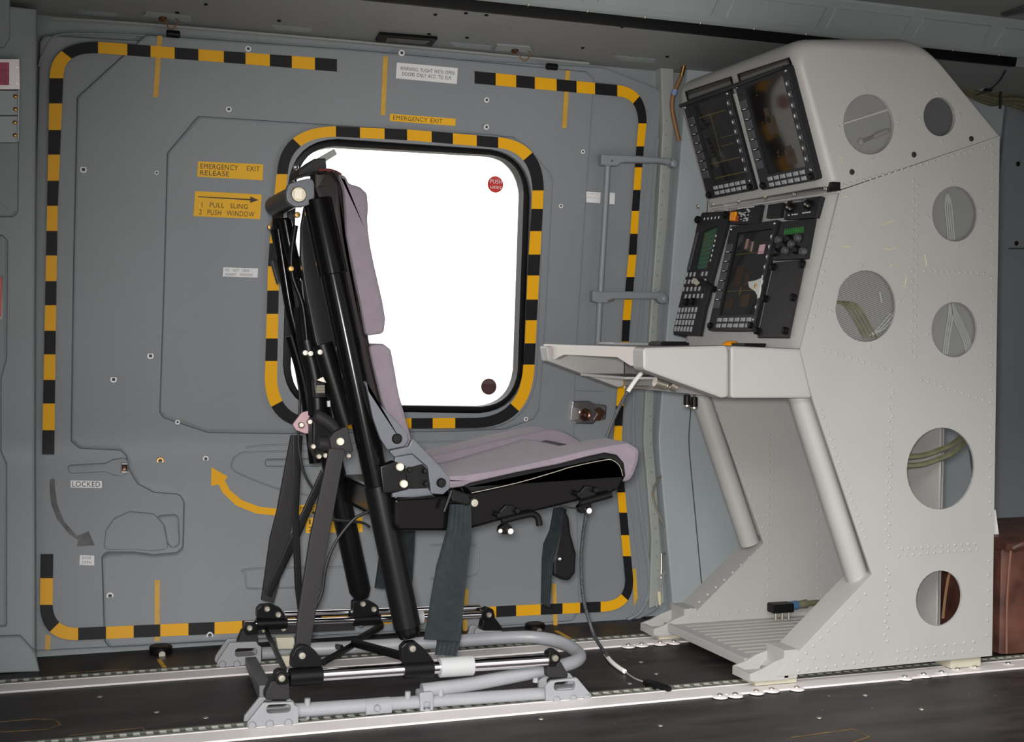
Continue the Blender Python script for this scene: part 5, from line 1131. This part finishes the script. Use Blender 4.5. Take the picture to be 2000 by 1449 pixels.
# headset cable from the desk edge to the floor
cbl = root('headset_cable', (1.33, -.5, 0.0), 'braided black cable hanging from the desk to the floor with white sleeves', 'cable')
c1 = path([(1253, 728), (1240, 744), (1226, 765)], -.40); obj('white_sleeve', G().tube(c1, .0055, 10, 3), SLEEVE, cbl)
c2 = path([(1226, 765), (1212, 790), (1198, 820), (1186, 850), (1174, 890), (1160, 940), (1146, 1000), (1138, 1050), (1135, 1095), (1138, 1160), (1150, 1210), (1164, 1248)], [-.40, -.40, -.40, -.40, -.40, -.395, -.39, -.38, -.375, -.37, -.37, -.375])
e1 = Vector((1.345, -.40, .012)); e1 = U(1188, 1283, 2, .008); c2.append(e1)
obj('cord', G().tube(c2, .0042, 10, 4), BRAID, cbl)
obj('white_sleeve', G().tube([U(x, y, 2, .007) for x, y in ((1183, 1277), (1192, 1290), (1206, 1302), (1220, 1311))], .0055, 10, 3), SLEEVE, cbl)
obj('thin_lead', G().tube([U(x, y, 2, .006) for x, y in ((1220, 1311), (1240, 1325), (1262, 1333))], .0018, 6, 3), CABG, cbl)
a, b = U(1258, 1332, 2, .010), U(1308, 1346, 2, .010); d = (b-a).normalized(); obj('plug', G().lathe(a, d, [(0, 0), (.005, 0), (.0095, .01), (.010, (b-a).length*.6), (.007, (b-a).length), (0, (b-a).length)], 14), RUB, cbl)
# leather bag and papers aft of the console
bx0, bx1, by0, by1, bh = 2.352, 2.78, -.570, -.20, .285
bag = root('leather_briefcase', ((bx0+bx1)/2, (by0+by1)/2, 0), 'brown leather briefcase with pleated sides standing on the floor behind the console', 'bag')
pl_ = [(bx0, by0+.01)]
for i in range(4):
    x = bx0+.012+i*.10; pl_ += [(x, by0), (x+.045, by0-.004), (x+.075, by0-.002), (x+.088, by0+.014)]
pl_ += [(bx1, by0+.005), (bx1, by1), (bx0, by1)]
g = G(); g.rings(pl_, [(0, .004), (0, bh-.02), (.008, bh)], lambda a, c, d: Vector((a, c, d))); obj('body', g, LEATH, bag)
for i in range(4):
    x = bx0+.014+i*.10; obj('gusset_seam', G().tube([(x, by0-.002, .006), (x-.004, by0-.004, bh*.5), (x+.006, by0-.002, bh-.012)], .003, 6, 4), mat('pale_stitching', (122, 84, 68), .6), bag)
g = G(); g.rings([(by0-.012, bh-.012), (by0-.012, bh+.004), (by0+.02, bh+.016), (by1-.03, bh+.014), (by1+.006, bh-.004), (by1+.006, bh-.02)], [(0, bx0-.004), (0, bx1+.004)], lambda a, c, d: Vector((d, a, c))); obj('flap', g, LEATH, bag)
g = G(); g.tube([(bx0+.02, by0-.008, bh-.01), (bx0+.05, by0-.02, bh+.004), (bx0+.11, by0-.02, bh-.004), (bx0+.16, by0-.012, bh-.012)], .008, 8, 4); obj('flap_fold', g, LEATH, bag)
obj('strap', G().tube([(bx0-.002, -.34, .05), (bx0-.004, -.36, .16), (bx0-.002, -.40, .262)], .004, 6, 3), mat('tan_strap', (168, 130, 96), .6), bag)
g = G(); a = U(1944, 996, 1, -.50); b = U(1956, 1048, 1, -.50); g.prism([(a.x-.012, a.z), (a.x+.001, a.z), (b.x, bh-.03), (a.x-.02, bh-.03)], -.50, .004); obj('paper_card', g, LBLW, None, 'white paper card sticking up out of the brown briefcase', 'paper')
# cable bundle, red cap and black lead at the upper right
bun = root('cable_bundle', U(1950, 215, 1, .0), 'bundle of olive cables running aft from behind the console top', 'cables')
for i in range(6):
    dy = (i-2.5)*6.5
    g = G(); g.tube(path([(1868, 160+dy*.5), (1900, 176+dy*.8), (1935, 188+dy*.9), (1957, 192+dy*.55), (1985, 190+dy*1.1), (2030, 196+dy*1.8), (2090, 210+dy*2.2)], [.0+.008*(i % 3)]*7), .0072, 8, 4); obj('cable', g, OLIVE, bun)
g = G(); a, b = path([(1955, 172), (1953, 212)], -.012); g.tube([a, b], .004, 8); obj('cable_tie', g, CORD, bun)
a = U(1918, 168, 1, -.02); obj('connector', G().cyl(a, a+Vector((.03, -.004, -.004)), .012, n=14), RUB, bun); obj('connector_ring', G().cyl(a+Vector((-.004, 0, 0)), a, .0135, n=16), NYLON, bun)
a, b = path([(1882, 160), (1896, 151)], -.02); rc = root('red_cap', a, 'red plastic cap on a fitting above the olive cables', 'cap')
obj('cap', G().lathe(a, b-a, [(0, 0), (.007, 0), (.010, .012), (.0125, .018), (.0125, .027), (0, .028)], 14), RED, rc); obj('nipple', G().cyl(a-(b-a)*.6, a, .006, n=10), RED, rc)
ld_ = root('hanging_lead', U(1975, 90, 1, -.20), 'thin black lead hanging from the ceiling beside the console top', 'lead')
obj('lead', G().tube(path([(2010, 22), (1992, 36), (1982, 55), (1978, 75), (1975, 100), (1967, 130), (1952, 158), (1930, 176), (1905, 186)], [-.30, -.30, -.30, -.30, -.28, -.22, -.15, -.06, -.03]), .0024, 8, 4), CORD, ld_)
obj('sleeve', G().tube(path([(1979, 46), (1977, 72), (1974, 102)], -.30), .0042, 8), CORD, ld_)
for k in range(4):
    hz = [U(x, y, 2, 1.672) for x, y in ((1955+k*2, 27+k*1.6), (2010, 8+k*5))]; obj('vent_slot', G().tube(hz, .002, 6), DARK, ce)
# aft curved frame piece and dark beam end
# equipment box on the forward post
eq = root('circuit_breaker_panel', wp(18, 278, .16), 'pale metal equipment panel with pink warning plate at the left edge', 'panel')
def ep(px, base, h, m, name, par, b=.001, **k): return obj(name, G().wall(Wl(px, .14), base, h, b), m, par, **k)
up_ = ep([(-120, 116), (38, 116), (39, 175), (-120, 175)], .112, .034, mat('bare_metal', (214, 208, 212), .35, .2), 'upper_plate', eq)
ep([(-120, 123), (18, 123), (18, 167), (-120, 167)], .1455, .002, PINK, 'warning_plate', up_, 0, label='pink warning plate')
ep([(-120, 177), (36, 177), (36, 225), (-120, 225)], .112, .030, LINER, 'breaker_box', eq); ep([(-120, 227), (35, 227), (34, 278), (-120, 278)], .112, .030, LINER, 'breaker_box', eq)
ep([(35, 177), (38, 177), (37, 277), (34, 277)], .112, .035, NYLON, 'edge_strip', eq)
for x, y in ((33, 131), (33, 162), (30, 188), (30, 213), (29, 239), (29, 264)):
    p = wp(x, y, .143); obj('screw', G().dome(p, (0, -1, 0), .005, .003, 8), CHROME if y < 170 else BRASS, eq)
sg = obj('notice_plate', G().wall(Wl([(-120, 537), (6, 537), (5, 623), (-120, 623)], .125), .121, .003), LBLW, None, 'white notice plate with red border at the left edge of the picture', 'sign')
obj('border', G().wall(Wl([(-118, 541), (3, 541), (2, 619), (-118, 619)], .128), .1238, .0008, holes=[Wl([(-116, 545), (0, 545), (-1, 615), (-116, 615)], .128)]), RED, sg)
